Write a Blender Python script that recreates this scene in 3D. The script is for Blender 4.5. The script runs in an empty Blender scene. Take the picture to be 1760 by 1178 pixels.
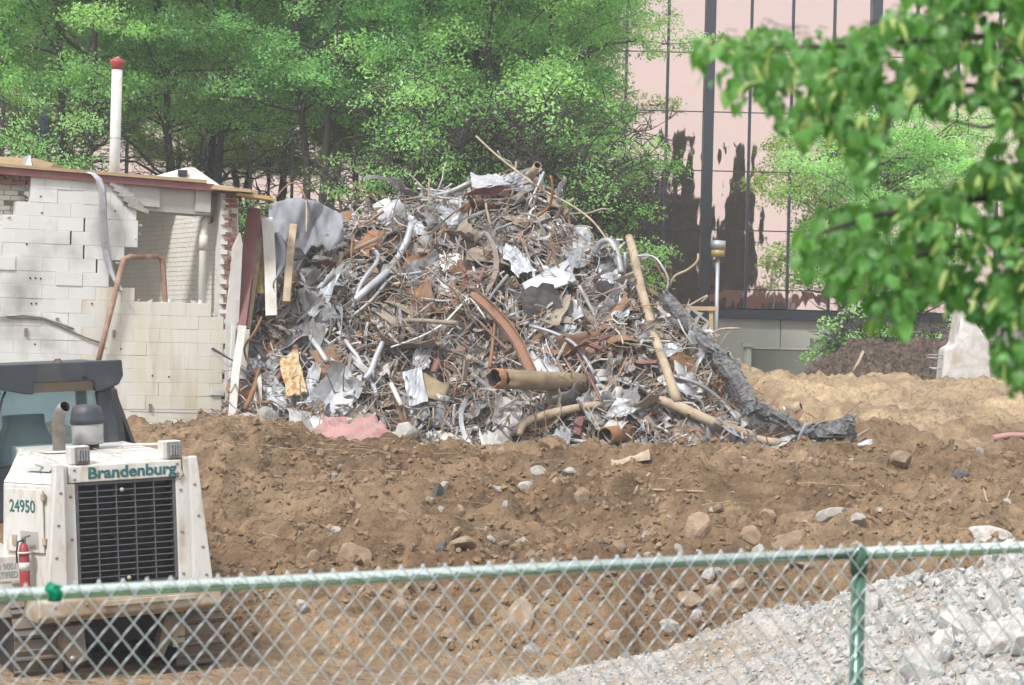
import bpy, bmesh, math, random
import numpy as np
from mathutils import Vector, Matrix, Quaternion

random.seed(7)
RNG = np.random.default_rng(11)
scene = bpy.context.scene
COL = scene.collection
PI = math.pi
R = math.radians

# ------------------------------------------------------------------ camera
EYE = 3.35
FPX = 4000.0
ROLL = 0.0235
PITCH = 9.0 / FPX
cam_d = bpy.data.cameras.new('camera')
cam = bpy.data.objects.new('camera', cam_d)
COL.objects.link(cam)
scene.camera = cam
cam_d.sensor_width = 36.0
cam_d.lens = FPX / 1760.0 * 36.0
cam_d.clip_start = 0.1
cam_d.clip_end = 2000.0
FWD = Vector((0, math.cos(PITCH), -math.sin(PITCH)))
UP0 = Vector((0, math.sin(PITCH), math.cos(PITCH)))
RT0 = Vector((1, 0, 0))
RT = RT0 * math.cos(ROLL) + UP0 * math.sin(ROLL)
UP = UP0 * math.cos(ROLL) - RT0 * math.sin(ROLL)
cm = Matrix((RT, UP, -FWD)).transposed().to_4x4()
cm.translation = Vector((0, 0, EYE))
cam.matrix_world = cm
cam_d.dof.use_dof = True
cam_d.dof.focus_distance = 34.0
cam_d.dof.aperture_fstop = 7.6

# ------------------------------------------------------------------ sky, sun, exposure
SUN_EL, SUN_AZ = R(50), R(212)      # azimuth clockwise from +Y: behind the camera, to its left
world = bpy.data.worlds.new('World')
scene.world = world
world.use_nodes = True
wn, wl = world.node_tree.nodes, world.node_tree.links
wn.clear()
w_out = wn.new('ShaderNodeOutputWorld')
w_bg = wn.new('ShaderNodeBackground')
w_sky = wn.new('ShaderNodeTexSky')
w_sky.sky_type = 'NISHITA'
w_sky.sun_disc = False
w_sky.sun_elevation = SUN_EL
w_sky.sun_rotation = SUN_AZ
w_sky.air_density = 1.0
w_sky.dust_density = 1.0
w_sky.ozone_density = 1.0
w_tc = wn.new('ShaderNodeTexCoord')
w_map = wn.new('ShaderNodeMapping')
w_map.inputs['Scale'].default_value = (2.2, 2.2, 6.0)
w_noise = wn.new('ShaderNodeTexNoise')
w_noise.inputs['Scale'].default_value = 2.6
w_noise.inputs['Detail'].default_value = 5.0
w_ramp = wn.new('ShaderNodeMapRange')
w_ramp.inputs[1].default_value = 0.38
w_ramp.inputs[2].default_value = 0.62
w_ramp.inputs[3].default_value = 0.82
w_ramp.inputs[4].default_value = 1.0
w_mix = wn.new('ShaderNodeMixRGB')
w_mix.inputs[2].default_value = (8.3, 8.2, 8.3, 1)
wl.new(w_tc.outputs['Generated'], w_map.inputs[0])
wl.new(w_map.outputs[0], w_noise.inputs['Vector'])
wl.new(w_noise.outputs['Fac'], w_ramp.inputs[0])
wl.new(w_ramp.outputs[0], w_mix.inputs[0])
wl.new(w_sky.outputs[0], w_mix.inputs[1])
wl.new(w_mix.outputs[0], w_bg.inputs['Color'])
w_bg.inputs['Strength'].default_value = 0.1
wl.new(w_bg.outputs[0], w_out.inputs['Surface'])

sun_d = bpy.data.lights.new('sun', 'SUN')
sun_d.energy = 2.5
sun_d.angle = R(9)
sun_d.color = (1.0, 0.975, 0.94)
sun = bpy.data.objects.new('sun', sun_d)
COL.objects.link(sun)
sdir = Vector((math.sin(SUN_AZ) * math.cos(SUN_EL), math.cos(SUN_AZ) * math.cos(SUN_EL), math.sin(SUN_EL)))
sun.rotation_euler = sdir.to_track_quat('Z', 'Y').to_euler()
sun.location = (0, -20, 40)

vs = scene.view_settings
vs.view_transform = 'Standard'
vs.look = 'None'
vs.exposure = 0.86
vs.gamma = 1.0
vs.use_curve_mapping = False

scene.cycles.max_bounces = 7
scene.cycles.diffuse_bounces = 3
scene.cycles.glossy_bounces = 3
scene.cycles.transmission_bounces = 4
scene.cycles.transparent_max_bounces = 12
scene.cycles.adaptive_threshold = 0.025

# ------------------------------------------------------------------ helpers
def P(px, py, Y):
    d = FWD + RT * ((px - 880.0) / FPX) + UP * (-(py - 589.0) / FPX)
    return Vector((0, 0, EYE)) + d * (Y / d.y)

def on_plane(px, py, p0, n):
    d = FWD + RT * ((px - 880.0) / FPX) + UP * (-(py - 589.0) / FPX)
    o = Vector((0, 0, EYE))
    t = (p0 - o).dot(n) / d.dot(n)
    return o + d * t

def tag(o, label=None, cat=None, group=None, kind=None):
    if label: o['label'] = label
    if cat: o['category'] = cat
    if group: o['group'] = group
    if kind: o['kind'] = kind
    return o

def thing(name, label, cat, loc=(0, 0, 0), rotz=0.0, group=None):
    o = bpy.data.objects.new(name, None)
    o.empty_display_size = 0.2
    COL.objects.link(o)
    o.location = loc
    o.rotation_euler = (0, 0, rotz)
    return tag(o, label, cat, group)

def link(name, me, parent=None, loc=None, rot=None, scale=None):
    o = bpy.data.objects.new(name, me)
    COL.objects.link(o)
    if parent: o.parent = parent
    if loc is not None: o.location = loc
    if rot is not None: o.rotation_euler = rot
    if scale is not None: o.scale = scale
    return o

def copy_tree(o, parent=None):
    c = o.copy()
    COL.objects.link(c)
    c.parent = parent
    for ch in list(o.children):
        copy_tree(ch, c)
    return c

def _frames(path):
    pts = [Vector(p) for p in path]
    n = len(pts)
    tans = []
    for i in range(n):
        a = pts[max(0, i - 1)]; b = pts[min(n - 1, i + 1)]
        t = (b - a)
        tans.append(t.normalized() if t.length > 1e-9 else Vector((0, 0, 1)))
    ref = Vector((0, 0, 1)) if abs(tans[0].z) < 0.9 else Vector((1, 0, 0))
    u = tans[0].cross(ref).normalized()
    out = []
    for i in range(n):
        t = tans[i]
        u = (u - t * u.dot(t))
        if u.length < 1e-6:
            u = t.orthogonal()
        u.normalize()
        out.append((pts[i], t, u.copy(), t.cross(u)))
    return out

class MB:
    def __init__(self):
        self.V = []; self.F = []; self.M = []; self.S = []
    def add(self, verts, faces, m=0, smooth=False):
        b = len(self.V)
        self.V += [tuple(v) for v in verts]
        for f in faces:
            self.F.append(tuple(i + b for i in f)); self.M.append(m); self.S.append(smooth)
        return self
    def hexa(self, p, m=0):       # 8 points: bottom 4 ccw, top 4 ccw
        return self.add(p, [(3, 2, 1, 0), (4, 5, 6, 7), (0, 1, 5, 4), (1, 2, 6, 5), (2, 3, 7, 6), (3, 0, 4, 7)], m)
    def box(self, x0, x1, y0, y1, z0, z1, m=0):
        return self.hexa([(x0, y0, z0), (x1, y0, z0), (x1, y1, z0), (x0, y1, z0), (x0, y0, z1), (x1, y0, z1), (x1, y1, z1), (x0, y1, z1)], m)
    def obox(self, c, ax, ay, az, m=0):    # centre and three half-axis vectors
        c, ax, ay, az = Vector(c), Vector(ax), Vector(ay), Vector(az)
        return self.hexa([c - ax - ay - az, c + ax - ay - az, c + ax + ay - az, c - ax + ay - az,
                          c - ax - ay + az, c + ax - ay + az, c + ax + ay + az, c - ax + ay + az], m)
    def prism(self, poly, y0, y1, m=0):    # poly in x,z ; extruded along y
        n = len(poly)
        v = [(x, y0, z) for x, z in poly] + [(x, y1, z) for x, z in poly]
        f = [tuple(range(n)), tuple(range(2 * n - 1, n - 1, -1))]
        f += [((i + 1) % n, i, n + i, n + (i + 1) % n) for i in range(n)]
        return self.add(v, f, m)
    def prismx(self, poly, x0, x1, m=0):   # poly in y,z ; extruded along x
        n = len(poly)
        v = [(x0, y, z) for y, z in poly] + [(x1, y, z) for y, z in poly]
        f = [tuple(range(n - 1, -1, -1)), tuple(range(n, 2 * n))]
        f += [(i, (i + 1) % n, n + (i + 1) % n, n + i) for i in range(n)]
        return self.add(v, f, m)
    def tube(self, path, r, n=6, m=0, cap=True, smooth=True, squash=1.0):
        fr = _frames(path)
        k = len(fr)
        v = []
        for i, (p, t, a, b) in enumerate(fr):
            rr = r[i] if isinstance(r, (list, tuple)) else r
            for j in range(n):
                an = 2 * PI * j / n
                v.append(p + a * (rr * math.cos(an)) + b * (rr * squash * math.sin(an)))
        f = []
        for i in range(k - 1):
            for j in range(n):
                f.append((i * n + j, i * n + (j + 1) % n, (i + 1) * n + (j + 1) % n, (i + 1) * n + j))
        self.add(v, f, m, smooth)
        if cap:
            b = len(self.V) - len(v)
            self.F.append(tuple(b + j for j in range(n - 1, -1, -1))); self.M.append(m); self.S.append(False)
            self.F.append(tuple(b + (k - 1) * n + j for j in range(n))); self.M.append(m); self.S.append(False)
        return self
    def pipe(self, path, ro, ri, n=20, m=0, mi=0, rag=0.0):   # hollow, open at both ends
        fr = _frames(path)
        k = len(fr)
        v = []
        for q in (0, 1):
            for i, (p, t, a, b) in enumerate(fr):
                rr = ro if q == 0 else ri
                for j in range(n):
                    an = 2 * PI * j / n
                    sh = t * (rag * (math.sin(3 * an + 1) + math.sin(7 * an)) * (1 if i == 0 else 0))
                    v.append(p + sh + a * (rr * math.cos(an)) + b * (rr * math.sin(an)))
        o = k * n
        fo, fi, fc = [], [], []
        for i in range(k - 1):
            for j in range(n):
                jj = (j + 1) % n
                fo.append((i * n + j, i * n + jj, (i + 1) * n + jj, (i + 1) * n + j))
                fi.append((o + (i + 1) * n + j, o + (i + 1) * n + jj, o + i * n + jj, o + i * n + j))
        for j in range(n):
            jj = (j + 1) % n
            fc.append((j, o + j, o + jj, jj))
            e = (k - 1) * n
            fc.append((e + jj, o + e + jj, o + e + j, e + j))
        b = len(self.V)
        self.V += [tuple(x) for x in v]
        for fs, mm, s in ((fo, m, True), (fi, mi, True), (fc, m, False)):
            for f in fs:
                self.F.append(tuple(x + b for x in f)); self.M.append(mm); self.S.append(s)
        return self
    def section(self, path, prof, up=None, m=0, smooth=False, closed=True):   # sweep a 2-d profile
        pts = [Vector(p) for p in path]
        fr = _frames(path)
        n = len(prof); v = []
        for p, t, a, b in fr:
            if up is not None:
                uu = Vector(up); a = t.cross(uu)
                if a.length < 1e-4: a = t.orthogonal()
                a.normalize(); b = a.cross(t).normalized()
            for x, z in prof:
                v.append(p + a * x + b * z)
        f = []
        k = len(fr)
        rng = n if closed else n - 1
        for i in range(k - 1):
            for j in range(rng):
                jj = (j + 1) % n
                f.append((i * n + j, i * n + jj, (i + 1) * n + jj, (i + 1) * n + j))
        if closed:
            f.append(tuple(range(n - 1, -1, -1))); f.append(tuple((k - 1) * n + j for j in range(n)))
        return self.add(v, f, m, smooth)
    def lathe(self, prof, n=16, m=0, smooth=True, c=(0, 0, 0)):   # prof (r,z)
        v = []
        for r, z in prof:
            for j in range(n):
                an = 2 * PI * j / n
                v.append((c[0] + r * math.cos(an), c[1] + r * math.sin(an), c[2] + z))
        f = []
        for i in range(len(prof) - 1):
            for j in range(n):
                jj = (j + 1) % n
                f.append((i * n + j, i * n + jj, (i + 1) * n + jj, (i + 1) * n + j))
        f.append(tuple(range(n - 1, -1, -1))); f.append(tuple((len(prof) - 1) * n + j for j in range(n)))
        return self.add(v, f, m, smooth)
    def grid(self, fn, nu, nv, m=0, smooth=True, thick=0.0):
        v = []
        for i in range(nu + 1):
            for j in range(nv + 1):
                v.append(Vector(fn(i / nu, j / nv)))
        f = [(i * (nv + 1) + j, (i + 1) * (nv + 1) + j, (i + 1) * (nv + 1) + j + 1, i * (nv + 1) + j + 1) for i in range(nu) for j in range(nv)]
        if thick:
            nn = [Vector((0, 0, 0)) for _ in v]
            for q in f:
                no = (v[q[1]] - v[q[0]]).cross(v[q[3]] - v[q[0]])
                for i in q: nn[i] += no
            b = len(v)
            v2 = [p - (nn[i].normalized() if nn[i].length > 1e-9 else Vector((0, 0, 1))) * thick for i, p in enumerate(v)]
            f2 = [tuple(reversed([i + b for i in q])) for q in f]
            rim = [i * (nv + 1) for i in range(nu + 1)] + [nu * (nv + 1) + j for j in range(1, nv + 1)] + [i * (nv + 1) + nv for i in range(nu - 1, -1, -1)] + [j for j in range(nv - 1, 0, -1)]
            fe = [(rim[k], rim[(k + 1) % len(rim)], rim[(k + 1) % len(rim)] + b, rim[k] + b) for k in range(len(rim))]
            fe = [tuple(reversed(q)) for q in fe]
            v = v + v2
            self.add(v, f + f2, m, smooth)
            base = len(self.V) - len(v)
            for q in fe:
                self.F.append(tuple(i + base for i in q)); self.M.append(m); self.S.append(False)
            return self
        return self.add(v, f, m, smooth)
    def mesh(self, name, mats):
        me = bpy.data.meshes.new(name)
        me.from_pydata(self.V, [], self.F)
        for mt in (mats if isinstance(mats, (list, tuple)) else [mats]):
            me.materials.append(mt)
        me.polygons.foreach_set('material_index', self.M)
        me.polygons.foreach_set('use_smooth', self.S)
        me.update()
        return me
    def build(self, name, mats, parent=None, centre=False, bevel=0.0):
        loc = None
        if centre and self.V:
            a = np.array(self.V); c = (a.min(0) + a.max(0)) / 2; c[2] = a[:, 2].min()
            self.V = [tuple(x) for x in (a - c)]
            loc = tuple(c)
        o = link(name, self.mesh(name, mats), parent, loc)
        if bevel:
            md = o.modifiers.new('bevel', 'BEVEL'); md.width = bevel; md.segments = 2; md.limit_method = 'ANGLE'
        return o

def np_mesh(name, V, F, mats, smooth=False, cols=None, mi=None):
    """V (n,3), F (m,k) int arrays"""
    me = bpy.data.meshes.new(name)
    n, (m, k) = len(V), F.shape
    me.vertices.add(n); me.vertices.foreach_set('co', np.ascontiguousarray(V, dtype=np.float32).ravel())
    me.loops.add(m * k); me.loops.foreach_set('vertex_index', np.ascontiguousarray(F, dtype=np.int32).ravel())
    me.polygons.add(m)
    me.polygons.foreach_set('loop_start', np.arange(0, m * k, k, dtype=np.int32))
    for mt in (mats if isinstance(mats, (list, tuple)) else [mats]):
        me.materials.append(mt)
    if mi is not None: me.polygons.foreach_set('material_index', mi.astype(np.int32))
    me.polygons.foreach_set('use_smooth', np.full(m, smooth))
    me.update(calc_edges=True)
    if cols is not None:
        a = me.color_attributes.new('Col', 'FLOAT_COLOR', 'POINT')
        c4 = np.ones((n, 4), dtype=np.float32); c4[:, :3] = cols
        a.data.foreach_set('color', c4.ravel())
    return me

# value noise
def _h(ix, iy, s):
    n = (ix.astype(np.int64) * 374761393 + iy.astype(np.int64) * 668265263 + s * 974634777) & 0xFFFFFFFF
    n = ((n ^ (n >> 13)) * 1274126177) & 0xFFFFFFFF
    return ((n ^ (n >> 16)) & 0xFFFF) / 65535.0
def vn(x, y, s=0):
    ix, iy = np.floor(x), np.floor(y)
    fx, fy = x - ix, y - iy
    fx = fx * fx * fx * (fx * (fx * 6 - 15) + 10); fy = fy * fy * fy * (fy * (fy * 6 - 15) + 10)
    a, b, c, d = _h(ix, iy, s), _h(ix + 1, iy, s), _h(ix, iy + 1, s), _h(ix + 1, iy + 1, s)
    return (a + (b - a) * fx) * (1 - fy) + (c + (d - c) * fx) * fy - 0.5
def fbm(x, y, s=0, o=4, g=0.5):
    t, a = 0, 1.0
    for i in range(o):
        t = t + a * vn(x, y, s + i * 17)
        x, y = x * 2.03 + 3.1, y * 2.03 - 1.7
        a *= g
    return t
def sst(a, b, x):
    t = np.clip((x - a) / (b - a), 0, 1)
    return t * t * (3 - 2 * t)

# ------------------------------------------------------------------ materials
KALB = 0.75      # one common scale on the tones above, against the exposure
def mat(name, c1, c2=None, rough=0.8, metal=0.0, scale=6.0, bump=0.0, bscale=None, dirt=None, dscale=1.5, damt=0.5,
        rnd=0.0, vcol=False, pos='obj', stretch=None, spec=0.4, palette=None, translucent=0.0, detail=4.0, sharp=(0.35, 0.65), coat=0.0):
    if not translucent:
        q_ = lambda c: tuple(x * KALB for x in c) if c else c
        c1, c2, dirt = q_(c1), q_(c2), q_(dirt)
        palette = [q_(c) for c in palette] if palette else None
    m = bpy.data.materials.new(name)
    m.use_nodes = True
    nt = m.node_tree; N, L = nt.nodes, nt.links
    b = N['Principled BSDF']
    b.inputs['Roughness'].default_value = rough
    b.inputs['Metallic'].default_value = metal
    b.inputs['Specular IOR Level'].default_value = spec
    if coat: b.inputs['Coat Weight'].default_value = coat
    if pos == 'obj':
        tc = N.new('ShaderNodeTexCoord'); vec = tc.outputs['Object']
    else:
        tc = N.new('ShaderNodeNewGeometry'); vec = tc.outputs['Position']
    if rnd or palette:
        oi = N.new('ShaderNodeObjectInfo')
        if pos == 'obj':
            ad = N.new('ShaderNodeVectorMath'); ad.operation = 'ADD'
            sc = N.new('ShaderNodeVectorMath'); sc.operation = 'SCALE'
            cx = N.new('ShaderNodeCombineXYZ')
            for i in range(3): L.new(oi.outputs['Random'], cx.inputs[i])
            L.new(cx.outputs[0], sc.inputs[0]); sc.inputs['Scale'].default_value = 37.0
            L.new(vec, ad.inputs[0]); L.new(sc.outputs[0], ad.inputs[1]); vec = ad.outputs[0]
    if stretch:
        mp = N.new('ShaderNodeMapping'); mp.inputs['Scale'].default_value = stretch
        L.new(vec, mp.inputs[0]); svec = mp.outputs[0]
    else:
        svec = vec
    def noise(sc, dt, v):
        n = N.new('ShaderNodeTexNoise'); n.inputs['Scale'].default_value = sc; n.inputs['Detail'].default_value = dt
        L.new(v, n.inputs['Vector']); return n.outputs['Fac']
    def ramp(f, a, bb):
        r = N.new('ShaderNodeMapRange'); r.inputs[1].default_value = a; r.inputs[2].default_value = bb
        L.new(f, r.inputs[0]); return r.outputs[0]
    def mix(f, a, bb, mode='MIX'):
        x = N.new('ShaderNodeMixRGB'); x.blend_type = mode
        for i, s in ((0, f), (1, a), (2, bb)):
            if isinstance(s, (int, float)): x.inputs[i].default_value = s
            elif isinstance(s, tuple): x.inputs[i].default_value = (*s[:3], 1)
            else: L.new(s, x.inputs[i])
        return x.outputs[0]
    if vcol:
        at = N.new('ShaderNodeAttribute'); at.attribute_name = 'Col'
        base = at.outputs['Color']
        f = ramp(noise(scale, detail, svec), *sharp)
        g = N.new('ShaderNodeMapRange'); kk = 1.0 if translucent else KALB
        g.inputs[3].default_value = 0.72 * kk; g.inputs[4].default_value = 1.2 * kk
        L.new(f, g.inputs[0])
        col = mix(1.0, base, g.outputs[0], 'MULTIPLY')
    elif palette:
        cr = N.new('ShaderNodeValToRGB'); cr.color_ramp.interpolation = 'CONSTANT'
        els = cr.color_ramp.elements
        n = len(palette)
        els[0].color = (*palette[0], 1); els[0].position = 0.0
        els[1].color = (*palette[1], 1); els[1].position = 1.0 / n
        for i in range(2, n):
            e = els.new(i / n); e.color = (*palette[i], 1)
        L.new(oi.outputs['Random'], cr.inputs[0])
        f = ramp(noise(scale, detail, svec), *sharp)
        col = mix(f, cr.outputs[0], mix(0.55, cr.outputs[0], c2 or (0.2, 0.12, 0.07)))
    else:
        f = ramp(noise(scale, detail, svec), *sharp)
        col = mix(f, c1, c2 or tuple(x * 0.75 for x in c1))
    if dirt:
        f2 = ramp(noise(dscale, 6.0, svec), 0.5, 0.72)
        mm = N.new('ShaderNodeMath'); mm.operation = 'MULTIPLY'; mm.inputs[1].default_value = damt
        L.new(f2, mm.inputs[0])
        col = mix(mm.outputs[0], col, dirt)
    if rnd:
        mr = N.new('ShaderNodeMapRange'); mr.inputs[3].default_value = 1 - rnd; mr.inputs[4].default_value = 1 + rnd
        L.new(oi.outputs['Random'], mr.inputs[0])
        col = mix(1.0, col, mr.outputs[0], 'MULTIPLY')
    L.new(col, b.inputs['Base Color'])
    if bump:
        bn = noise(bscale or scale * 3, 9.0, vec)
        bp = N.new('ShaderNodeBump'); bp.inputs['Strength'].default_value = 1.0; bp.inputs['Distance'].default_value = bump
        L.new(bn, bp.inputs['Height']); L.new(bp.outputs[0], b.inputs['Normal'])
    if translucent:
        tr = N.new('ShaderNodeBsdfTranslucent'); L.new(mix(1.0, col, (1.25, 1.35, 0.6), 'MULTIPLY'), tr.inputs['Color'])
        ms = N.new('ShaderNodeMixShader'); ms.inputs[0].default_value = translucent
        L.new(b.outputs[0], ms.inputs[1]); L.new(tr.outputs[0], ms.inputs[2])
        L.new(ms.outputs[0], N['Material Output'].inputs['Surface'])
    return m

M = {}
M['dirt'] = mat('dirt', (0.3, 0.18, 0.1), vcol=True, rough=0.95, scale=7.0, detail=10.0, bump=0.16, bscale=8.0, pos='world', spec=0.15, sharp=(0.25, 0.75))
M['clod'] = mat('clod', (0.31, 0.217, 0.135), (0.22, 0.147, 0.087), rough=0.95, scale=5, bump=0.01, bscale=30, pos='world', spec=0.1)
M['stone_brown'] = mat('stone_brown', (0.36, 0.28, 0.2), (0.27, 0.19, 0.12), rough=0.9, scale=4, bump=0.008, bscale=25, rnd=0.22, dirt=(0.25, 0.15, 0.08), dscale=3, damt=0.6)
M['stone_white'] = mat('stone_white', (0.66, 0.65, 0.63), (0.5, 0.49, 0.47), rough=0.92, scale=7, bump=0.012, bscale=35, rnd=0.2, dirt=(0.4, 0.33, 0.26), dscale=3, damt=0.6)
M['concrete_chunk'] = mat('concrete_chunk', (0.5, 0.48, 0.45), (0.4, 0.38, 0.35), rough=0.92, scale=5, bump=0.012, bscale=28, rnd=0.15, dirt=(0.3, 0.25, 0.2), dscale=3, damt=0.5)
M['block'] = mat('block', (0.83, 0.84, 0.82), (0.77, 0.78, 0.76), rough=0.85, scale=2.2, bump=0.004, bscale=60, pos='world', rnd=0.03, dirt=(0.38, 0.37, 0.36), dscale=1.5, damt=0.85, stretch=(1.0, 1.0, 0.8))
M['block_stain'] = mat('block_stain', (0.79, 0.77, 0.7), (0.74, 0.7, 0.58), rough=0.85, scale=2.0, bump=0.004, bscale=60, pos='world', rnd=0.03, dirt=(0.52, 0.4, 0.24), dscale=1.7, damt=0.6, stretch=(2.6, 2.6, 0.35))
M['mortar'] = mat('mortar', (0.72, 0.72, 0.69), (0.62, 0.61, 0.58), rough=0.95, scale=9, pos='world')
M['brick'] = mat('brick', (0.3, 0.125, 0.105), (0.3, 0.17, 0.15), rough=0.9, scale=9, bump=0.004, bscale=50, rnd=0.25, dirt=(0.55, 0.5, 0.47), dscale=7, damt=0.75)
M['brick_painted'] = mat('brick_painted', (0.86, 0.84, 0.77), (0.78, 0.75, 0.67), rough=0.8, scale=2, bump=0.003, bscale=40, pos='world')
M['concrete'] = mat('concrete', (0.6, 0.59, 0.55), (0.53, 0.52, 0.48), rough=0.9, scale=1.2, bump=0.004, bscale=30, pos='world', dirt=(0.33, 0.32, 0.3), dscale=0.8, damt=0.5, stretch=(1, 1, 0.4))
M['plinth'] = mat('plinth', (0.74, 0.73, 0.7), (0.68, 0.67, 0.64), rough=0.9, scale=1.2, bump=0.003, pos='world', dirt=(0.5, 0.49, 0.46), dscale=0.9, damt=0.5, stretch=(1, 1, 0.4))
M['concrete_green'] = mat('concrete_green', (0.27, 0.29, 0.25), (0.2, 0.22, 0.19), rough=0.9, scale=1.0, bump=0.004, pos='world', dirt=(0.15, 0.17, 0.14), dscale=1.2, damt=0.7, stretch=(1.5, 1.5, 0.35))
M['maroon_dull'] = mat('maroon_dull', (0.27, 0.13, 0.12), (0.23, 0.12, 0.1), rough=0.8, scale=6, bump=0.003, dirt=(0.3, 0.24, 0.2), dscale=4, damt=0.5)
M['maroon'] = mat('maroon', (0.25, 0.09, 0.095), (0.21, 0.085, 0.085), rough=0.6, scale=5, bump=0.002, dirt=(0.3, 0.2, 0.17), dscale=3, damt=0.5)
M['wood'] = mat('wood', (0.58, 0.43, 0.26), (0.46, 0.33, 0.19), rough=0.85, scale=5, bump=0.003, stretch=(1, 1, 8), dirt=(0.33, 0.27, 0.2), dscale=2, damt=0.5)
M['bare_wood'] = mat('bare_wood', (0.52, 0.42, 0.3), (0.42, 0.33, 0.23), rough=0.8, scale=8, bump=0.006, dirt=(0.25, 0.19, 0.13), dscale=4, damt=0.6)
M['char'] = mat('char', (0.12, 0.122, 0.125), (0.27, 0.27, 0.275), rough=0.95, scale=16, bump=0.05, bscale=30, stretch=(1, 1, 1), dirt=(0.05, 0.05, 0.055), dscale=6, damt=0.8)
M['galv'] = mat('galv', (0.5, 0.52, 0.55), (0.38, 0.4, 0.43), rough=0.5, metal=0.35, scale=4, bump=0.004, bscale=9, rnd=0.18, dirt=(0.28, 0.23, 0.18), dscale=3, damt=0.55)
M['alu'] = mat('alu', (0.62, 0.65, 0.69), (0.52, 0.55, 0.6), rough=0.5, metal=0.3, scale=2, bump=0.003, bscale=8, dirt=(0.4, 0.38, 0.35), dscale=2, damt=0.35)
M['foil'] = mat('foil', (0.64, 0.67, 0.71), (0.5, 0.53, 0.57), rough=0.35, metal=0.5, scale=5, bump=0.012, bscale=12, rnd=0.1)
M['white_paint'] = mat('white_paint', (0.74, 0.73, 0.7), (0.66, 0.65, 0.61), rough=0.55, scale=4, bump=0.002, rnd=0.05, dirt=(0.4, 0.31, 0.22), dscale=3.0, damt=0.5)
M['rust'] = mat('rust', (0.27, 0.12, 0.055), (0.36, 0.2, 0.1), rough=0.9, scale=6, bump=0.004, bscale=30, rnd=0.25, dirt=(0.16, 0.09, 0.06), dscale=4, damt=0.6)
M['rust_orange'] = mat('rust_orange', (0.36, 0.17, 0.085), (0.29, 0.15, 0.085), rough=0.9, scale=7, bump=0.003, bscale=30, dirt=(0.3, 0.27, 0.24), dscale=4, damt=0.4)
M['pipe_rust'] = mat('pipe_rust', (0.33, 0.19, 0.13), (0.4, 0.27, 0.19), rough=0.85, scale=6, bump=0.004, bscale=30, dirt=(0.62, 0.58, 0.52), dscale=5, damt=0.7)
M['channel_rust'] = mat('channel_rust', (0.29, 0.15, 0.1), (0.35, 0.2, 0.13), rough=0.9, scale=5, bump=0.006, bscale=20, dirt=(0.2, 0.12, 0.09), dscale=5, damt=0.7)
M['tan_pipe'] = mat('tan_pipe', (0.32, 0.25, 0.15), (0.25, 0.19, 0.11), rough=0.75, scale=5, bump=0.004, bscale=18, dirt=(0.13, 0.1, 0.07), dscale=4, damt=0.7)
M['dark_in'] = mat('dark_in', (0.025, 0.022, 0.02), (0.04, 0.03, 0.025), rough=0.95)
M['shaded_core'] = mat('shaded_core', (0.06, 0.052, 0.045), (0.12, 0.1, 0.085), rough=0.95, scale=4, bump=0.05, bscale=6, pos='world')  # heap filling painted near-black, so gaps between the scrap read as shade
M['yellow_foam'] = mat('yellow_foam', (0.6, 0.44, 0.17), (0.5, 0.34, 0.12), rough=0.95, scale=8, bump=0.01)
M['tarp'] = mat('tarp', (0.31, 0.325, 0.36), (0.22, 0.23, 0.25), rough=0.75, scale=3, bump=0.004, bscale=7)
M['pink'] = mat('pink', (0.5, 0.29, 0.275), (0.44, 0.24, 0.23), rough=0.9, scale=3, bump=0.004, dirt=(0.45, 0.38, 0.33), dscale=3, damt=0.5)
M['yellow_rust'] = mat('yellow_rust', (0.6, 0.52, 0.37), (0.46, 0.25, 0.06), rough=0.85, scale=5, bump=0.004, stretch=(3, 3, 1), dirt=(0.3, 0.14, 0.05), dscale=5, damt=0.8)
M['pvc'] = mat('pvc', (0.72, 0.7, 0.64), (0.66, 0.63, 0.56), rough=0.45, scale=3)
M['red_paint'] = mat('red_paint', (0.46, 0.06, 0.065), (0.38, 0.06, 0.06), rough=0.5, scale=6)
GREYS = [(0.33, 0.31, 0.29), (0.42, 0.41, 0.4), (0.24, 0.22, 0.2), (0.5, 0.51, 0.53), (0.3, 0.25, 0.2), (0.38, 0.34, 0.29), (0.55, 0.54, 0.52), (0.28, 0.19, 0.13)]
M['pipe_mix'] = mat('pipe_mix', (0.3, 0.3, 0.3), palette=GREYS, rough=0.6, metal=0.1, scale=6, bump=0.003)
M['cable_mix'] = mat('cable_mix', (0.3, 0.3, 0.3), palette=[(0.33, 0.27, 0.21), (0.26, 0.21, 0.17), (0.4, 0.37, 0.34), (0.2, 0.17, 0.15), (0.36, 0.22, 0.13), (0.45, 0.43, 0.4)], rough=0.85, scale=8)
M['sheet_mix'] = mat('sheet_mix', (0.3, 0.3, 0.3), palette=[(0.5, 0.52, 0.55), (0.6, 0.6, 0.6), (0.38, 0.39, 0.42), (0.42, 0.36, 0.3), (0.66, 0.67, 0.68), (0.3, 0.3, 0.31), (0.48, 0.44, 0.39), (0.3, 0.19, 0.12)], rough=0.55, metal=0.15, scale=5, bump=0.006, bscale=10)
M['bar_mix'] = mat('bar_mix', (0.3, 0.3, 0.3), palette=[(0.27, 0.15, 0.1), (0.32, 0.17, 0.15), (0.22, 0.13, 0.09), (0.36, 0.24, 0.16), (0.3, 0.15, 0.14), (0.4, 0.33, 0.26)], c2=(0.12, 0.08, 0.06), rough=0.85, scale=6, bump=0.003)
M['strip_mix'] = mat('strip_mix', (0.3, 0.3, 0.3), palette=[(0.5, 0.5, 0.5), (0.4, 0.37, 0.33), (0.62, 0.62, 0.61), (0.33, 0.33, 0.35), (0.45, 0.4, 0.33), (0.27, 0.24, 0.21)], rough=0.6, metal=0.1, scale=5, bump=0.003)
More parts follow.
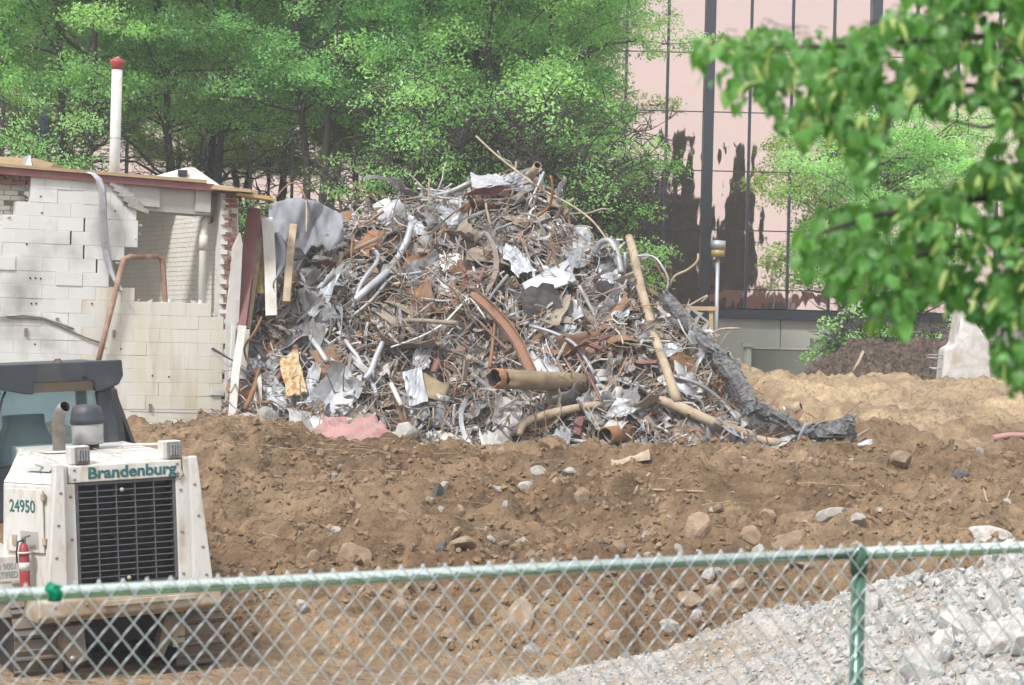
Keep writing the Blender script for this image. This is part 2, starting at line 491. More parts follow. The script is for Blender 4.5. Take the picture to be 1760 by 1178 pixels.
M['board_mix'] = mat('board_mix', (0.4, 0.3, 0.2), palette=[(0.45, 0.36, 0.26), (0.36, 0.31, 0.26), (0.55, 0.43, 0.28), (0.3, 0.25, 0.2)], c2=(0.2, 0.15, 0.1), rough=0.85, scale=6, bump=0.004, stretch=(8, 1, 1))
M['scrap'] = mat('scrap', (0.3, 0.3, 0.3), vcol=True, rough=0.75, scale=9, bump=0.004, bscale=25, spec=0.25)
# machine
M['m_white'] = mat('m_white', (0.74, 0.74, 0.71), (0.68, 0.68, 0.645), rough=0.42, scale=3, bump=0.001, dirt=(0.4, 0.3, 0.19), dscale=6.5, damt=0.6, coat=0.1, stretch=(1.6, 1.6, 0.6))
M['m_dirty'] = mat('m_dirty', (0.56, 0.5, 0.41), (0.4, 0.31, 0.21), rough=0.8, scale=4, bump=0.004, dirt=(0.26, 0.17, 0.09), dscale=3.5, damt=0.8)
M['m_grey'] = mat('m_grey', (0.045, 0.054, 0.07), (0.036, 0.043, 0.056), rough=0.5, scale=4, bump=0.001, dirt=(0.2, 0.18, 0.15), dscale=3, damt=0.3)
M['m_black'] = mat('m_black', (0.018, 0.019, 0.023), (0.03, 0.03, 0.034), rough=0.55, scale=6)
M['m_bar'] = mat('m_bar', (0.14, 0.15, 0.165), (0.1, 0.105, 0.115), rough=0.5, scale=8, metal=0.2)
M['m_steel'] = mat('m_steel', (0.36, 0.34, 0.32), (0.28, 0.25, 0.22), rough=0.5, metal=0.5, scale=6, dirt=(0.2, 0.12, 0.08), dscale=6, damt=0.5)
M['m_track'] = mat('m_track', (0.2, 0.185, 0.17), (0.26, 0.2, 0.15), rough=0.7, metal=0.25, scale=6, bump=0.004, dirt=(0.28, 0.19, 0.11), dscale=4, damt=0.6)
M['decal'] = mat('decal', (0.03, 0.13, 0.14), (0.04, 0.15, 0.16), rough=0.5)
M['decal_faint'] = mat('decal_faint', (0.3, 0.36, 0.36), (0.4, 0.45, 0.45), rough=0.6)
M['patch_grey'] = mat('patch_grey', (0.4, 0.4, 0.38), (0.46, 0.46, 0.44), rough=0.7)
M['lens'] = mat('lens', (0.42, 0.44, 0.46), (0.3, 0.32, 0.34), rough=0.2, metal=0.3, scale=20)
M['smoke_cup'] = mat('smoke_cup', (0.4, 0.4, 0.39), (0.33, 0.33, 0.33), rough=0.25, scale=6)
M['seat_blue'] = mat('seat_blue', (0.03, 0.075, 0.11), (0.025, 0.06, 0.09), rough=0.8)
# fence
M['rail'] = mat('rail', (0.86, 1.0, 0.93), (0.8, 0.94, 0.87), rough=0.12, scale=9, metal=0.9, spec=0.5)
M['post_green'] = mat('post_green', (0.1, 0.22, 0.16), (0.08, 0.18, 0.13), rough=0.3, scale=9, metal=0.3, spec=0.6)
M['wire'] = mat('wire', (0.72, 0.76, 0.8), (0.64, 0.68, 0.72), rough=0.42, metal=0.5, scale=20)
M['green_tape'] = mat('green_tape', (0.0, 0.3, 0.17), (0.0, 0.24, 0.14), rough=0.5, translucent=0.3)
# office
M['mullion'] = mat('mullion', (0.035, 0.045, 0.065), (0.045, 0.055, 0.075), rough=0.4, scale=2)
M['lamp_alu'] = mat('lamp_alu', (0.5, 0.53, 0.56), (0.45, 0.48, 0.5), rough=0.45, metal=0.5, scale=4)
M['lamp_amber'] = mat('lamp_amber', (0.45, 0.33, 0.12), (0.38, 0.3, 0.14), rough=0.3, scale=5)
# plants
M['leaf_locust'] = mat('leaf_locust', (0.1, 0.2, 0.05), vcol=True, rough=0.55, scale=1.5, translucent=0.5, pos='world', spec=0.2)
M['leaf_linden'] = mat('leaf_linden', (0.085, 0.23, 0.075), (0.16, 0.34, 0.08), rough=0.38, scale=14, rnd=0.3, translucent=0.35, spec=0.35)
M['leaf_linden_mass'] = mat('leaf_linden_mass', (0.075, 0.21, 0.065), (0.16, 0.34, 0.08), rough=0.4, scale=9, translucent=0.35, spec=0.45, pos='world')
M['bract'] = mat('bract', (0.46, 0.54, 0.2), (0.36, 0.47, 0.15), rough=0.6, scale=12, translucent=0.4, rnd=0.2)
M['bark'] = mat('bark', (0.055, 0.047, 0.042), (0.085, 0.075, 0.065), rough=0.95, scale=5, bump=0.02, bscale=12, stretch=(2, 2, 0.5))
M['mulch'] = mat('mulch', (0.07, 0.05, 0.04), (0.19, 0.135, 0.105), rough=0.95, scale=9, bump=0.2, bscale=7, pos='world', detail=8)
M['asphalt'] = mat('asphalt', (0.05, 0.05, 0.052), (0.06, 0.06, 0.06), rough=0.9, scale=5, bump=0.002)
M['unseen_ground_green'] = mat('unseen_ground_green', (0.06, 0.12, 0.05), (0.08, 0.14, 0.05), rough=0.9, scale=2, bump=0.002)  # dark green chosen for the fence rail to reflect
M['brown_awning'] = mat('brown_awning', (0.28, 0.13, 0.1), (0.24, 0.11, 0.085), rough=0.8, scale=3)

def glass_copper():
    m = bpy.data.materials.new('copper_glass'); m.use_nodes = True
    N, L = m.node_tree.nodes, m.node_tree.links
    b = N['Principled BSDF']
    b.inputs['Base Color'].default_value = (0.6, 0.465, 0.42, 1)
    b.inputs['Metallic'].default_value = 1.0
    b.inputs['Roughness'].default_value = 0.015
    g = N.new('ShaderNodeNewGeometry')
    mp = N.new('ShaderNodeMapping'); mp.inputs['Scale'].default_value = (1.5, 1.0, 0.55)
    L.new(g.outputs['Position'], mp.inputs[0])
    n = N.new('ShaderNodeTexNoise'); n.inputs['Scale'].default_value = 1.5; n.inputs['Detail'].default_value = 1.5
    L.new(mp.outputs[0], n.inputs['Vector'])
    bp = N.new('ShaderNodeBump'); bp.inputs['Strength'].default_value = 1.0; bp.inputs['Distance'].default_value = 0.0034
    L.new(n.outputs['Fac'], bp.inputs['Height']); L.new(bp.outputs[0], b.inputs['Normal'])
    return m
M['copper_glass'] = glass_copper()

def cab_glass():
    m = bpy.data.materials.new('cab_glass'); m.use_nodes = True
    N, L = m.node_tree.nodes, m.node_tree.links
    b = N['Principled BSDF']
    tr = N.new('ShaderNodeBsdfTransparent'); tr.inputs['Color'].default_value = (0.76, 0.84, 0.86, 1)
    b.inputs['Base Color'].default_value = (0.3, 0.4, 0.41, 1)
    b.inputs['Roughness'].default_value = 0.05
    b.inputs['Specular IOR Level'].default_value = 0.6
    ms = N.new('ShaderNodeMixShader'); ms.inputs[0].default_value = 0.13
    L.new(tr.outputs[0], ms.inputs[1]); L.new(b.outputs[0], ms.inputs[2])
    L.new(ms.outputs[0], N['Material Output'].inputs['Surface'])
    return m
M['cab_glass'] = cab_glass()

# ------------------------------------------------------------------ terrain
def heap_H(X):     # filled in below: ridge height above the pad, by X
    return np.interp(X, HX, HZ)
PAD = 1.62
def terrain(X, Y, fine=True):
    X = np.asarray(X, float); Y = np.asarray(Y, float)
    wob = 0.9 * fbm(X * 0.35, Y * 0.35, 3, 2)
    t = (Y + wob - 23.6) / (33.2 - 23.6)
    bank = np.interp(t, [-0.1, 0, 0.08, 0.2, 0.34, 0.55, 0.78, 0.96, 1.02, 1.12, 2], [0.05, 0.08, 0.32, 0.62, 0.8, 1.1, 1.46, 1.76, 1.77, PAD - 0.02, PAD])
    # cut face beside the machine
    bank = bank - 0.28 * np.exp(-(((X + 3.4) / 1.1) ** 2 + ((Y - 29.0) / 1.5) ** 2)) + 0.16 * np.exp(-(((X + 3.8) / 1.2) ** 2 + ((Y - 32.6) / 0.7) ** 2))
    bank = bank - 0.2 * np.exp(-(((X - 0.2) / 1.3) ** 2 + ((Y - 28.3) / 1.1) ** 2)) - 0.16 * np.exp(-(((X - 2.2) / 0.9) ** 2 + ((Y - 27.5) / 1.0) ** 2))
    bank = bank + 0.14 * sst(25.2, 26.4, Y) * (1 - sst(28.5, 31, Y)) * sst(1.5, 3.2, X)
    # sandy hill on the right, falling behind
    wr = sst(3.0, 5.6, X + 0.12 * (Y - 40))
    hill = np.interp(Y, [33.4, 36, 40, 44.5, 46, 48, 52], [0, 0.16, 0.6, 0.98, 1.0, 0.8, 0.7])
    z = bank + hill * wr + (1 - wr) * sst(44, 52, Y) * 0.7
    z = z + 0.55 * np.exp(-(((X - 4.55) / 0.7) ** 2 + ((Y - 50) / 1.6) ** 2))
    z = z + 0.22 * np.exp(-(((X - 5.9) / 0.75) ** 2 + ((Y - 36.6) / 0.8) ** 2)) + 0.12 * np.exp(-(((X - 4.6) / 0.5) ** 2 + ((Y - 39.5) / 0.8) ** 2)) + 0.15 * np.exp(-(((X - 7.6) / 0.7) ** 2 + ((Y - 38.5) / 0.8) ** 2))
    # crushed concrete heap, right front
    g = 0.16 + 0.325 * (X - 0.3) - 0.55 * np.clip(Y - 21.3 + 0.25 * (X - 3), 0, 9) + 0.16 * fbm(X * 0.9, Y * 0.9, 9, 3)
    g = np.minimum(g, 1.75)
    k = 0.12
    h = np.clip(0.5 + 0.5 * (g - z) / k, 0, 1)
    gm = h * sst(9.5, 12, Y)
    z2 = z + (g - z) * h + k * h * (1 - h)
    z = np.where(Y > 9, z2, z)
    # street side
    s = 1 - sst(8.2, 12.5, Y)
    z = z * (1 - s) + 1.5 * s
    if fine:
        vis = sst(9, 14, Y) * (1 - sst(60, 90, Y)) * (1 - sst(14, 30, np.abs(X)))
        dirtm = vis * (1 - 0.5 * gm) * (1 - 0.8 * (1 - sst(22.6, 24.4, Y)) * (1 - sst(-1, 1, X)))
        z = z + dirtm * (0.24 * fbm(X * 0.8, Y * 0.8, 21, 3) + 0.26 * np.abs(fbm(X * 1.7, Y * 1.7, 31, 4)) - 0.16 * np.abs(fbm(X * 3.1, Y * 3.1, 35, 3)) + 0.1 * fbm(X * 6.5, Y * 6.5, 41, 3)) 
        z = z + vis * (1 - gm) * sst(24.4, 26, Y) * (0.16 * fbm(X * 0.55, Y * 2.6, 61, 3) + 0.1 * np.abs(fbm(X * 1.2, Y * 3.4, 65, 3)))
        ch = sst(24.2, 26, Y) * (1 - sst(30.5, 32.4, Y))
        z = z + vis * ch * (0.22 * np.maximum(0, fbm(X * 1.9, Y * 1.9, 51, 2)) ** 1.3 * 1.6)
    return z, gm

def tz(x, y):
    return float(terrain(np.array([x]), np.array([y]))[0][0])

def graded(segs):
    out = []
    for a, b, n in segs:
        out += list(np.linspace(a, b, n, endpoint=False))
    return np.array(out + [segs[-1][1]])
gx = graded([(-600, -60, 10), (-60, -16, 18), (-16, -9, 28), (-9, 9, 330), (9, 16, 28), (16, 60, 18), (60, 600, 10)])
gy = graded([(-400, -20, 12), (-20, 8, 8), (8, 13.5, 25), (13.5, 24, 190), (24, 34, 190), (34, 51, 160), (51, 62, 30), (62, 800, 14)])
GX, GY = np.meshgrid(gx, gy, indexing='ij')
GZ, GM = terrain(GX, GY)
nx, ny = GX.shape
TV = np.stack([GX.ravel(), GY.ravel(), GZ.ravel()], 1)
ii = (np.arange(nx - 1)[:, None] * ny + np.arange(ny - 1)[None, :]).ravel()
TF = np.stack([ii, ii + ny, ii + ny + 1, ii + 1], 1)
# soil kinds: brown loam, pale sand, crushed concrete dust, street
loam = np.array([0.285, 0.2, 0.122]); loam2 = np.array([0.185, 0.12, 0.07]); sand = np.array([0.46, 0.345, 0.22]); dust = np.array([0.54, 0.51, 0.47]); pad = np.array([0.4, 0.35, 0.29])
a = np.clip(0.5 + 1.5 * fbm(GX * 0.5, GY * 0.5, 71, 4), 0, 1)[..., None]
c = (loam * (1 - a) + loam2 * a) * (1 + 0.55 * fbm(GX * 3.3, GY * 3.3, 73, 4)[..., None])
sw = (sst(33.8, 36.5, GY + 1.2 * fbm(GX * 0.6, GY * 0.6, 81, 3)) * sst(2.6, 4.6, GX))[..., None]
c = c * (1 - sw) + sand * sw * (1 + 0.5 * fbm(GX * 0.9, GY * 0.9, 85, 4)[..., None])
bw = np.clip(1.1 * np.exp(-(((GX - 5.9) / 0.9) ** 2 + ((GY - 36.4) / 1.0) ** 2)) + 0.9 * np.exp(-(((GX - 7.8) / 0.9) ** 2 + ((GY - 36.2) / 0.9) ** 2)) + 0.9 * fbm(GX * 1.1, GY * 1.1, 88, 3) * sw[..., 0], 0, 0.85)[..., None]
c = c * (1 - bw) + loam2 * 1.1 * bw
pw = (sst(33.3, 34.2, GY + 0.6 * fbm(GX, GY, 91, 2)) * (1 - sst(3.2, 4.6, GX)))[..., None] * 0.7
c = c * (1 - pw) + pad * pw
tw = ((1 - sst(22.4, 24.2, GY + 0.8 * fbm(GX, GY, 95, 2))) * 0.45)[..., None]
c = c * (1 - tw) + np.array([0.42, 0.32, 0.22]) * tw
gw = (np.clip(GM * 1.4 - 0.2, 0, 1) * np.clip(0.8 + 1.0 * fbm(GX * 1.6, GY * 1.6, 97, 3), 0.25, 1))[..., None]
c = c * (1 - gw) + dust * gw
ground = link('ground', np_mesh('ground', TV, TF, M['dirt'], smooth=True, cols=c.reshape(-1, 3)))
tag(ground, kind='structure')
# street behind the camera
MB().box(-60, 60, -3.5, 8.0, 1.3, 1.512).build('unseen_ground', M['unseen_ground_green']).__setitem__('kind', 'structure')  # unseen ground strip, made green for its reflection in the fence rail
MB().box(-120, 120, -13.0, -3.62, 1.2, 1.42).build('road', M['asphalt']).__setitem__('kind', 'structure')

# ------------------------------------------------------------------ copper glass office block
GYP = 60.0
office = thing('office_building', 'office block clad in copper mirror glass with dark mullions behind the trees', 'building', (0, GYP, 0))
PXM = GYP / FPX
def offx(px): return (px - 880) * PXM
thick = [offx(1208 + 285 * k) for k in range(-5, 4)]
TZ = [4.22, 4.72, 6.24, 7.76, 9.28, 10.8, 12.32, 13.84]
SILL = 4.1
pitch = 285 * PXM / 4
xcols = [thick[0] + pitch * i for i in range(4 * 8 + 1)]
pane_me = {}
def pane_mesh(w, h):
    k = (round(w, 3), round(h, 3))
    if k not in pane_me:
        pane_me[k] = MB().box(-w / 2, w / 2, 0, 0.02, -h / 2, h / 2).mesh('pane', M['copper_glass'])
    return pane_me[k]
for i in range(len(xcols) - 1):
    for j in range(len(TZ) - 1):
        w = pitch - 0.05; h = TZ[j + 1] - TZ[j] - 0.03
        link('pane', pane_mesh(w, h), office, (xcols[i] + pitch / 2, 0.02, (TZ[j] + TZ[j + 1]) / 2), (R(random.gauss(0, 0.018)), 0, R(random.gauss(0, 0.025))))
H1 = TZ[-1] - SILL
mul_t = MB().box(-0.035, 0.035, -0.05, 0.06, 0, H1).mesh('mullion', M['mullion'])
mul_k = MB().box(-0.13, 0.13, -0.22, 0.06, 0, H1).mesh('pier', M['mullion'])
for i, x in enumerate(xcols):
    link('pier' if i % 4 == 0 else 'mullion', mul_k if i % 4 == 0 else mul_t, office, (x, 0, SILL))
for z in TZ[1:]:
    MB().box(xcols[0], xcols[-1], -0.02, 0.05, z - 0.011, z + 0.011).build('transom', M['mullion'], office)
MB().box(xcols[0] - 0.2, xcols[-1] + 0.2, -0.3, 0.5, SILL - 0.13, SILL + 0.1).build('sill', M['mullion'], office)
MB().box(xcols[0], xcols[-1], 0.35, 14, 1.5, TZ[-1]).build('core_wall', M['concrete'], office)
MB().box(xcols[0] - 0.2, xcols[-1] + 0.2, -0.25, 14.2, TZ[-1], TZ[-1] + 0.7).build('parapet', M['mullion'], office)
# pale concrete plinth, in panels
xs = [offx(p) for p in (-400, 60, 520, 980, 1232, 1340, 1480, 1505)]
for a_, b_ in zip(xs[:-1], xs[1:]):
    MB().box(a_ + 0.01, b_ - 0.01, -0.12, 0.3, 2.72, SILL - 0.13).build('plinth_panel', M['plinth'], office)
MB().box(offx(1505) + 0.01, offx(1900), -0.02, 0.3, 1.6, SILL - 0.13).build('plinth_panel', M['plinth'], office)
# stepped retaining wall in front
rw = thing('retaining_wall', 'stepped grey green concrete retaining wall below the pale plinth', 'wall', (0, 57.5, 0))
def rwx(px): return (px - 880) * 57.5 / FPX
def rwz(px, py): return P(px, py, 57.5).z
for (a_, b_, py) in ((1290, 1397, 601), (1397, 1430, 584), (1430, 1468, 565)):
    MB().box(rwx(a_) + 0.005, rwx(b_) - 0.005, 0, 0.6, 1.6, rwz((a_ + b_) / 2, py)).build('wall_step', M['concrete_green'], rw)
    MB().box(rwx(a_) + 0.004, rwx(b_) + 0.02, -0.03, 0.63, rwz((a_ + b_) / 2, py) + 0.001, rwz((a_ + b_) / 2, py) + 0.05).build('coping', M['concrete'], rw)
MB().box(rwx(1468) + 0.005, rwx(1560), 0.3, 0.9, 1.6, rwz(1500, 545)).build('wall_return', M['concrete_green'], rw)
pier = thing('concrete_post', 'short pale concrete post at the end of the stepped wall', 'post', P(1284, 640, 57.3))
MB().lathe([(0.1, -0.8), (0.1, 0.62)], 14).build('shaft', M['concrete'], pier)
MB().box(-0.14, 0.14, -0.14, 0.14, 0.62, 0.72).build('cap', M['concrete'], pier)

# ------------------------------------------------------------------ lamp posts
def lamp_post(base, h, label):
    t = thing('lamp_post', label, 'lamp post', base, 0, 'drum headed lamp posts')
    MB().tube([(0, 0, -0.4), (0, 0, h - 0.36)], 0.045, 12).build('pole', M['lamp_alu'], t)
    hd = MB().lathe([(0.05, h - 0.36), (0.15, h - 0.35), (0.15, h - 0.19), (0.05, h - 0.19)], 20).build('amber_lens', M['lamp_amber'], t)
    MB().lathe([(0.165, h - 0.188), (0.165, h), (0.02, h + 0.01)], 20).build('lamp_drum', M['lamp_alu'], t)
    return t
p = P(1229, 640, 51.0); p2 = P(1233, 414, 51.0)
lamp_post(Vector((p.x, 51.0, p.z)), p2.z - p.z, 'grey lamp post with drum head standing right of the scrap heap')
# two more that the glass mirrors
for px_, lab in ((1326, 'lamp post beyond the right edge, mirrored nearer the grey lamp post'), (1362, 'lamp post beyond the right edge, mirrored farther from the grey lamp post')):
    Yr = 84.0
    x = (px_ - 880) / FPX * Yr; Y0 = 2 * GYP - Yr
    zt = P(px_, 447, Yr).z
    zb = tz(x, Y0)
    lamp_post(Vector((x, Y0, zb)), zt - zb, lab)

# wooden barrier by the lamp
wb = thing('wooden_barrier', 'tan wooden barrier rail on posts beside the lamp post', 'barrier', P(1215, 600, 50.0))
a_ = P(1178, 530, 50.0) - wb.location; b_ = P(1232, 531, 50.0) - wb.location
MB().obox((a_ + b_) / 2, (b_ - a_) / 2, (0, 0.02, 0), (0, 0, 0.045)).build('rail', M['wood'], wb)
MB().box(b_.x - 0.16, b_.x - 0.07, 0.025, 0.1, -0.6, b_.z + 0.05).build('post', M['wood'], wb)
MB().box(a_.x + 0.06, a_.x + 0.15, 0.025, 0.1, -0.6, a_.z + 0.05).build('post', M['wood'], wb)

# ------------------------------------------------------------------ trees
def leaf_cloud(pads, per, size, rng, cols, flat=0.35, elong=2.0):
    """pads: list (centre, rx, rz, dir). quads spread through flattened pads"""
    Vs, Cs = [], []
    for (c, rx, rz, tone) in pads:
        n = int(per * (rx / 0.6) ** 2)
        d = rng.normal(size=(n, 3)); d /= np.linalg.norm(d, axis=1)[:, None]
        rad = rng.random(n) ** 0.45
        p = d * rad[:, None] * np.array([rx, rx, rz])
        p[:, 2] -= 0.45 * (p[:, 0] ** 2 + p[:, 1] ** 2) / rx * (0.6 + 0.8 * np.sin(3 * np.arctan2(p[:, 1], p[:, 0]) + tone * 9))     # drooping rim
        p += np.array(c)
        nrm = rng.normal(size=(n, 3)) * 0.8 + np.array([0, -0.55, 0.75])
        nrm /= np.linalg.norm(nrm, axis=1)[:, None]
        u = np.cross(nrm, rng.normal(size=(n, 3))); u /= np.linalg.norm(u, axis=1)[:, None] + 1e-9
        v = np.cross(nrm, u)
        s = size * (0.6 + 0.8 * rng.random(n))[:, None]
        q = np.stack([p - u * s * elong / 2, p - v * s / 2, p + u * s * elong / 2, p + v * s / 2], 1)
        Vs.append(q.reshape(-1, 3))
        k = np.clip(tone + 0.25 * rng.normal(size=n), 0, 1)[:, None]
        cc = cols[0] * (1 - k) + cols[1] * k
        Cs.append(np.repeat(cc, 4, axis=0))
    V = np.concatenate(Vs); C = np.concatenate(Cs)
    F = np.arange(len(V)).reshape(-1, 4)
    return V, F, C

def make_tree(seed, h=13.5, base=4.6, rad=3.6, stems=3, npads=560, per=270, size=0.04, cols=None, limb_r=0.12, pad_r=(0.3, 0.75), spread=1.0, conic=False, nseg=9, fat=(0.3, 0.55)):
    rng = np.random.default_rng(seed)
    rr = random.Random(seed)
    wood = MB(); pads = []
    cols = cols or (np.array([0.16, 0.36, 0.12]), np.array([0.44, 0.73, 0.31]))
    ends = []
    for s in range(stems):
        an = 2 * PI * s / stems + rr.uniform(-0.5, 0.5)
        lean = rr.uniform(0.05, 0.22) * spread if stems > 1 else 0.03
        path = []; x = y = 0.0
        for i in range(nseg + 1):
            z = (h - 1.2) * i / nseg
            k = lean * z * (0.5 + 0.5 * i / nseg)
            path.append((0.12 * math.cos(an) + k * math.cos(an) + rr.uniform(-0.1, 0.1), 0.12 * math.sin(an) + k * math.sin(an) + rr.uniform(-0.1, 0.1), z))
        rads = [limb_r * (1 - 0.85 * i / nseg) + 0.015 for i in range(nseg + 1)]
        wood.tube(path, rads, 7)
        for i in range(2, nseg + 1):
            for b in range(rr.randint(2, 5)):
                z = path[i][2]
                if z < base - 2.0: continue
                a2 = rr.uniform(0, 2 * PI)
                top = (z - base) / (h - base)
                if conic: L = rad * max(0.15, 1.0 - top) * rr.uniform(0.7, 1.1)
                else: L = rad * (0.55 + 0.65 * math.sin(PI * min(1, max(0.08, top + 0.2)))) * rr.uniform(0.55, 1.0)
                rise = rr.uniform(0.2, 0.95) if not conic else rr.uniform(-0.15, 0.1)
                p0 = Vector(path[i]); pts = [p0]
                for q in range(1, 6):
                    f = q / 5
                    pts.append(p0 + Vector((math.cos(a2) * L * f, math.sin(a2) * L * f, L * rise * f - 0.25 * L * f * f * (0.4 if conic else 0.8))) + Vector((rr.uniform(-.12, .12), rr.uniform(-.12, .12), rr.uniform(-.1, .1))))
                r0 = 0.018 + rads[i] * 0.22
                wood.tube(pts, [r0 * (1 - 0.16 * q) for q in range(6)], 5, cap=False)
                # twigs
                for q in range(2, 6):
                    for t_ in range(2):
                        pe = pts[q] + Vector((rr.uniform(-.6, .6), rr.uniform(-.6, .6), rr.uniform(-.35, .45)))
                        wood.tube([pts[q], (pts[q] + pe) / 2 + Vector((0, 0, .06)), pe], [0.014, 0.01, 0.005], 3, cap=False)
                        if pe.z > base - 0.4: ends.append(pe)
                    if pts[q].z > base - 0.2: ends.append(pts[q])
    rr.shuffle(ends)
    for e in ends[:npads]:
        rx = rr.uniform(*pad_r)
        pads.append(((e.x, e.y, e.z), rx, rx * rr.uniform(*fat), rr.uniform(0.1, 0.95)))
    V, F, C = leaf_cloud(pads, per, size, rng, cols)
    return wood, (V, F, C)

def tree_meshes(seed, **kw):
    wood, (V, F, C) = make_tree(seed, **kw)
    return wood.mesh('trunk', M['bark']), np_mesh('crown', V, F, M['leaf_locust'], cols=C)

loc_variants = [tree_meshes(101, h=12.0, base=6.8, stems=3), tree_meshes(102, h=11.6, base=6.3, stems=4, rad=3.4, cols=(np.array([0.18, 0.39, 0.13]), np.array([0.48, 0.75, 0.33]))), tree_meshes(103, h=12.4, base=7.0, stems=3, rad=3.7, cols=(np.array([0.14, 0.34, 0.12]), np.array([0.39, 0.69, 0.31])))]
TREES = [  # px of trunk, Y, variant, scale, rotation, label
    (-130, 52.5, 2, 1.0, 0.3, 'feathery green tree at the far left end of the row above the block wall'),
    (130, 51.0, 0, 1.0, 1.2, 'feathery green tree directly behind the white vent pipe'),
    (330, 53.0, 1, 1.0, 2.9, 'multi stemmed green tree between the vent pipe and the thick dark trunk'),
    (545, 51.5, 2, 0.98, 0.7, 'feathery tree with thick dark trunk rising behind the grey tarp'),
    (690, 54.0, 0, 0.95, 4.0, 'green tree behind the left shoulder of the scrap heap'),
    (830, 51.5, 1, 1.04, 5.1, 'dense green tree rising behind the peak of the scrap heap'),
    (945, 54.0, 2, 0.88, 2.2, 'green tree at the right end of the row beside the bare glass'),
]
for (px_, Y_, v, s, rz, lab) in TREES:
    x = (px_ - 880) / FPX * Y_
    t = thing('locust_tree', lab, 'tree', (x, Y_, 2.1), rz, 'row of feathery trees before the glass building')
    t.scale = (s, s, s)
    link('trunk', loc_variants[v][0], t); link('crown', loc_variants[v][1], t)
# low growth hanging under the crowns
under_v = [tree_meshes(131, h=6.2, base=2.2, stems=5, rad=1.7, npads=52, per=200, size=0.038, limb_r=0.05, spread=1.6, pad_r=(0.35, 0.7)),
           tree_meshes(132, h=5.6, base=1.8, stems=4, rad=1.6, npads=48, per=200, size=0.038, limb_r=0.05, spread=1.8, pad_r=(0.35, 0.7))]
for k, (px_, Y_, s, lab) in enumerate([(25, 49.5, 1.0, 'leafy sapling behind the left roof edge of the block wall'), (262, 50.2, 0.7, 'leafy sapling just right of the white vent pipe foot'),
        (452, 50.5, 0.66, 'thin leafy sapling above the red brick pier'), (640, 49.0, 0.92, 'leafy sapling above the left flank of the scrap heap'), (760, 49.5, 1.12, 'leafy sapling left of the heap peak'),
        (900, 49.0, 1.2, 'leafy sapling directly behind the heap peak'), (965, 50.0, 1.02, 'leafy sapling behind the right flank of the scrap heap'), (1010, 51.5, 1.05, 'leafy sapling nearest the bare copper glass')]):
    t = thing('sapling', lab, 'sapling', ((px_ - 880) / FPX * Y_, Y_, 2.1), k * 1.3, 'saplings under the tree row')
    t.scale = (s, s, s * 1.05)
    link('trunk', under_v[k % 2][0], t); link('crown', under_v[k % 2][1], t)
# pale green tree on the right
rt = tree_meshes(141, h=7.4, base=3.0, stems=2, rad=2.5, npads=260, per=260, size=0.04, limb_r=0.07, pad_r=(0.3, 0.65), cols=(np.array([0.22, 0.46, 0.17]), np.array([0.5, 0.8, 0.36])))
t = thing('pale_tree', 'pale yellow green tree by the glass above the dark soil mound', 'tree', ((1560 - 880) / FPX * 57.2, 57.2, 2.2), 0.4)
link('trunk', rt[0], t); link('crown', rt[1], t)
bush = tree_meshes(151, h=2.3, base=0.5, stems=4, rad=0.9, npads=60, per=150, size=0.055, limb_r=0.03, pad_r=(0.25, 0.45), spread=1.6)
for px_, Y_, s, lab in ((1490, 52.0, 0.95, 'small leafy bush right of the stepped concrete wall'), (1625, 51.5, 0.85, 'dark leafy bush behind the broken white concrete block')):
    t = thing('bush', lab, 'bush', ((px_ - 880) / FPX * Y_, Y_, 2.35), px_, 'bushes before the plinth')
    t.scale = (s, s, s)
    link('stem', bush[0], t); link('crown', bush[1], t)
# tall dark trees across the street, which the glass mirrors
con = tree_meshes(161, h=14.5, base=1.5, stems=1, rad=2.4, npads=650, per=80, size=0.17, limb_r=0.22, pad_r=(0.5, 0.9), conic=True, nseg=30, cols=(np.array([0.03, 0.055, 0.025]), np.array([0.05, 0.09, 0.035])))
for px_, s, sw_, rz, lab in ((1050, 0.8, 0.8, 0.4, 'dark tree mirrored farthest left in the copper glass'), (1095, 0.9, 0.62, 1.0, 'dark tree mirrored second from the left in the glass'), (1130, 0.7, 0.6, 2.0, 'shorter dark tree mirrored well left of the thick mullion'),
        (1163, 1.0, 0.58, 4.4, 'tallest dark tree mirrored left of the thick mullion'), (1196, 0.72, 0.55, 5.2, 'dark tree mirrored against the thick mullion'), (1240, 0.74, 0.6, 0.9, 'shorter dark tree mirrored just right of the thick mullion'), (1274, 0.93, 0.52, 3.0, 'narrow tall dark tree mirrored right of the thick mullion')):
    Yr = 131.0
    t = thing('dark_tree', lab, 'tree', ((px_ - 880) / FPX * Yr, 2 * GYP - Yr - (px_ % 7) * 0.3, 1.5), rz, 'dark trees mirrored in the glass')
    t.scale = (s * sw_, s * sw_, s)
    link('trunk', con[0], t); link('crown', con[1], t)
hedge = thing('hedge', 'clipped green hedge mirrored low in the copper glass', 'hedge', ((1345 - 880) / FPX * 131, -11, 1.5))
V_, F_, C_ = leaf_cloud([((x_, 0, z_), 0.7, 0.5, random.random()) for x_ in np.arange(-2.6, 1.0, 0.45) for z_ in (0.5, 1.4, 2.3, 3.2, 4.0)], 240, 0.09, np.random.default_rng(5), (np.array([0.05, 0.1, 0.03]), np.array([0.1, 0.18, 0.05])))
link('foliage', np_mesh('foliage', V_, F_, M['leaf_locust'], cols=C_), hedge)
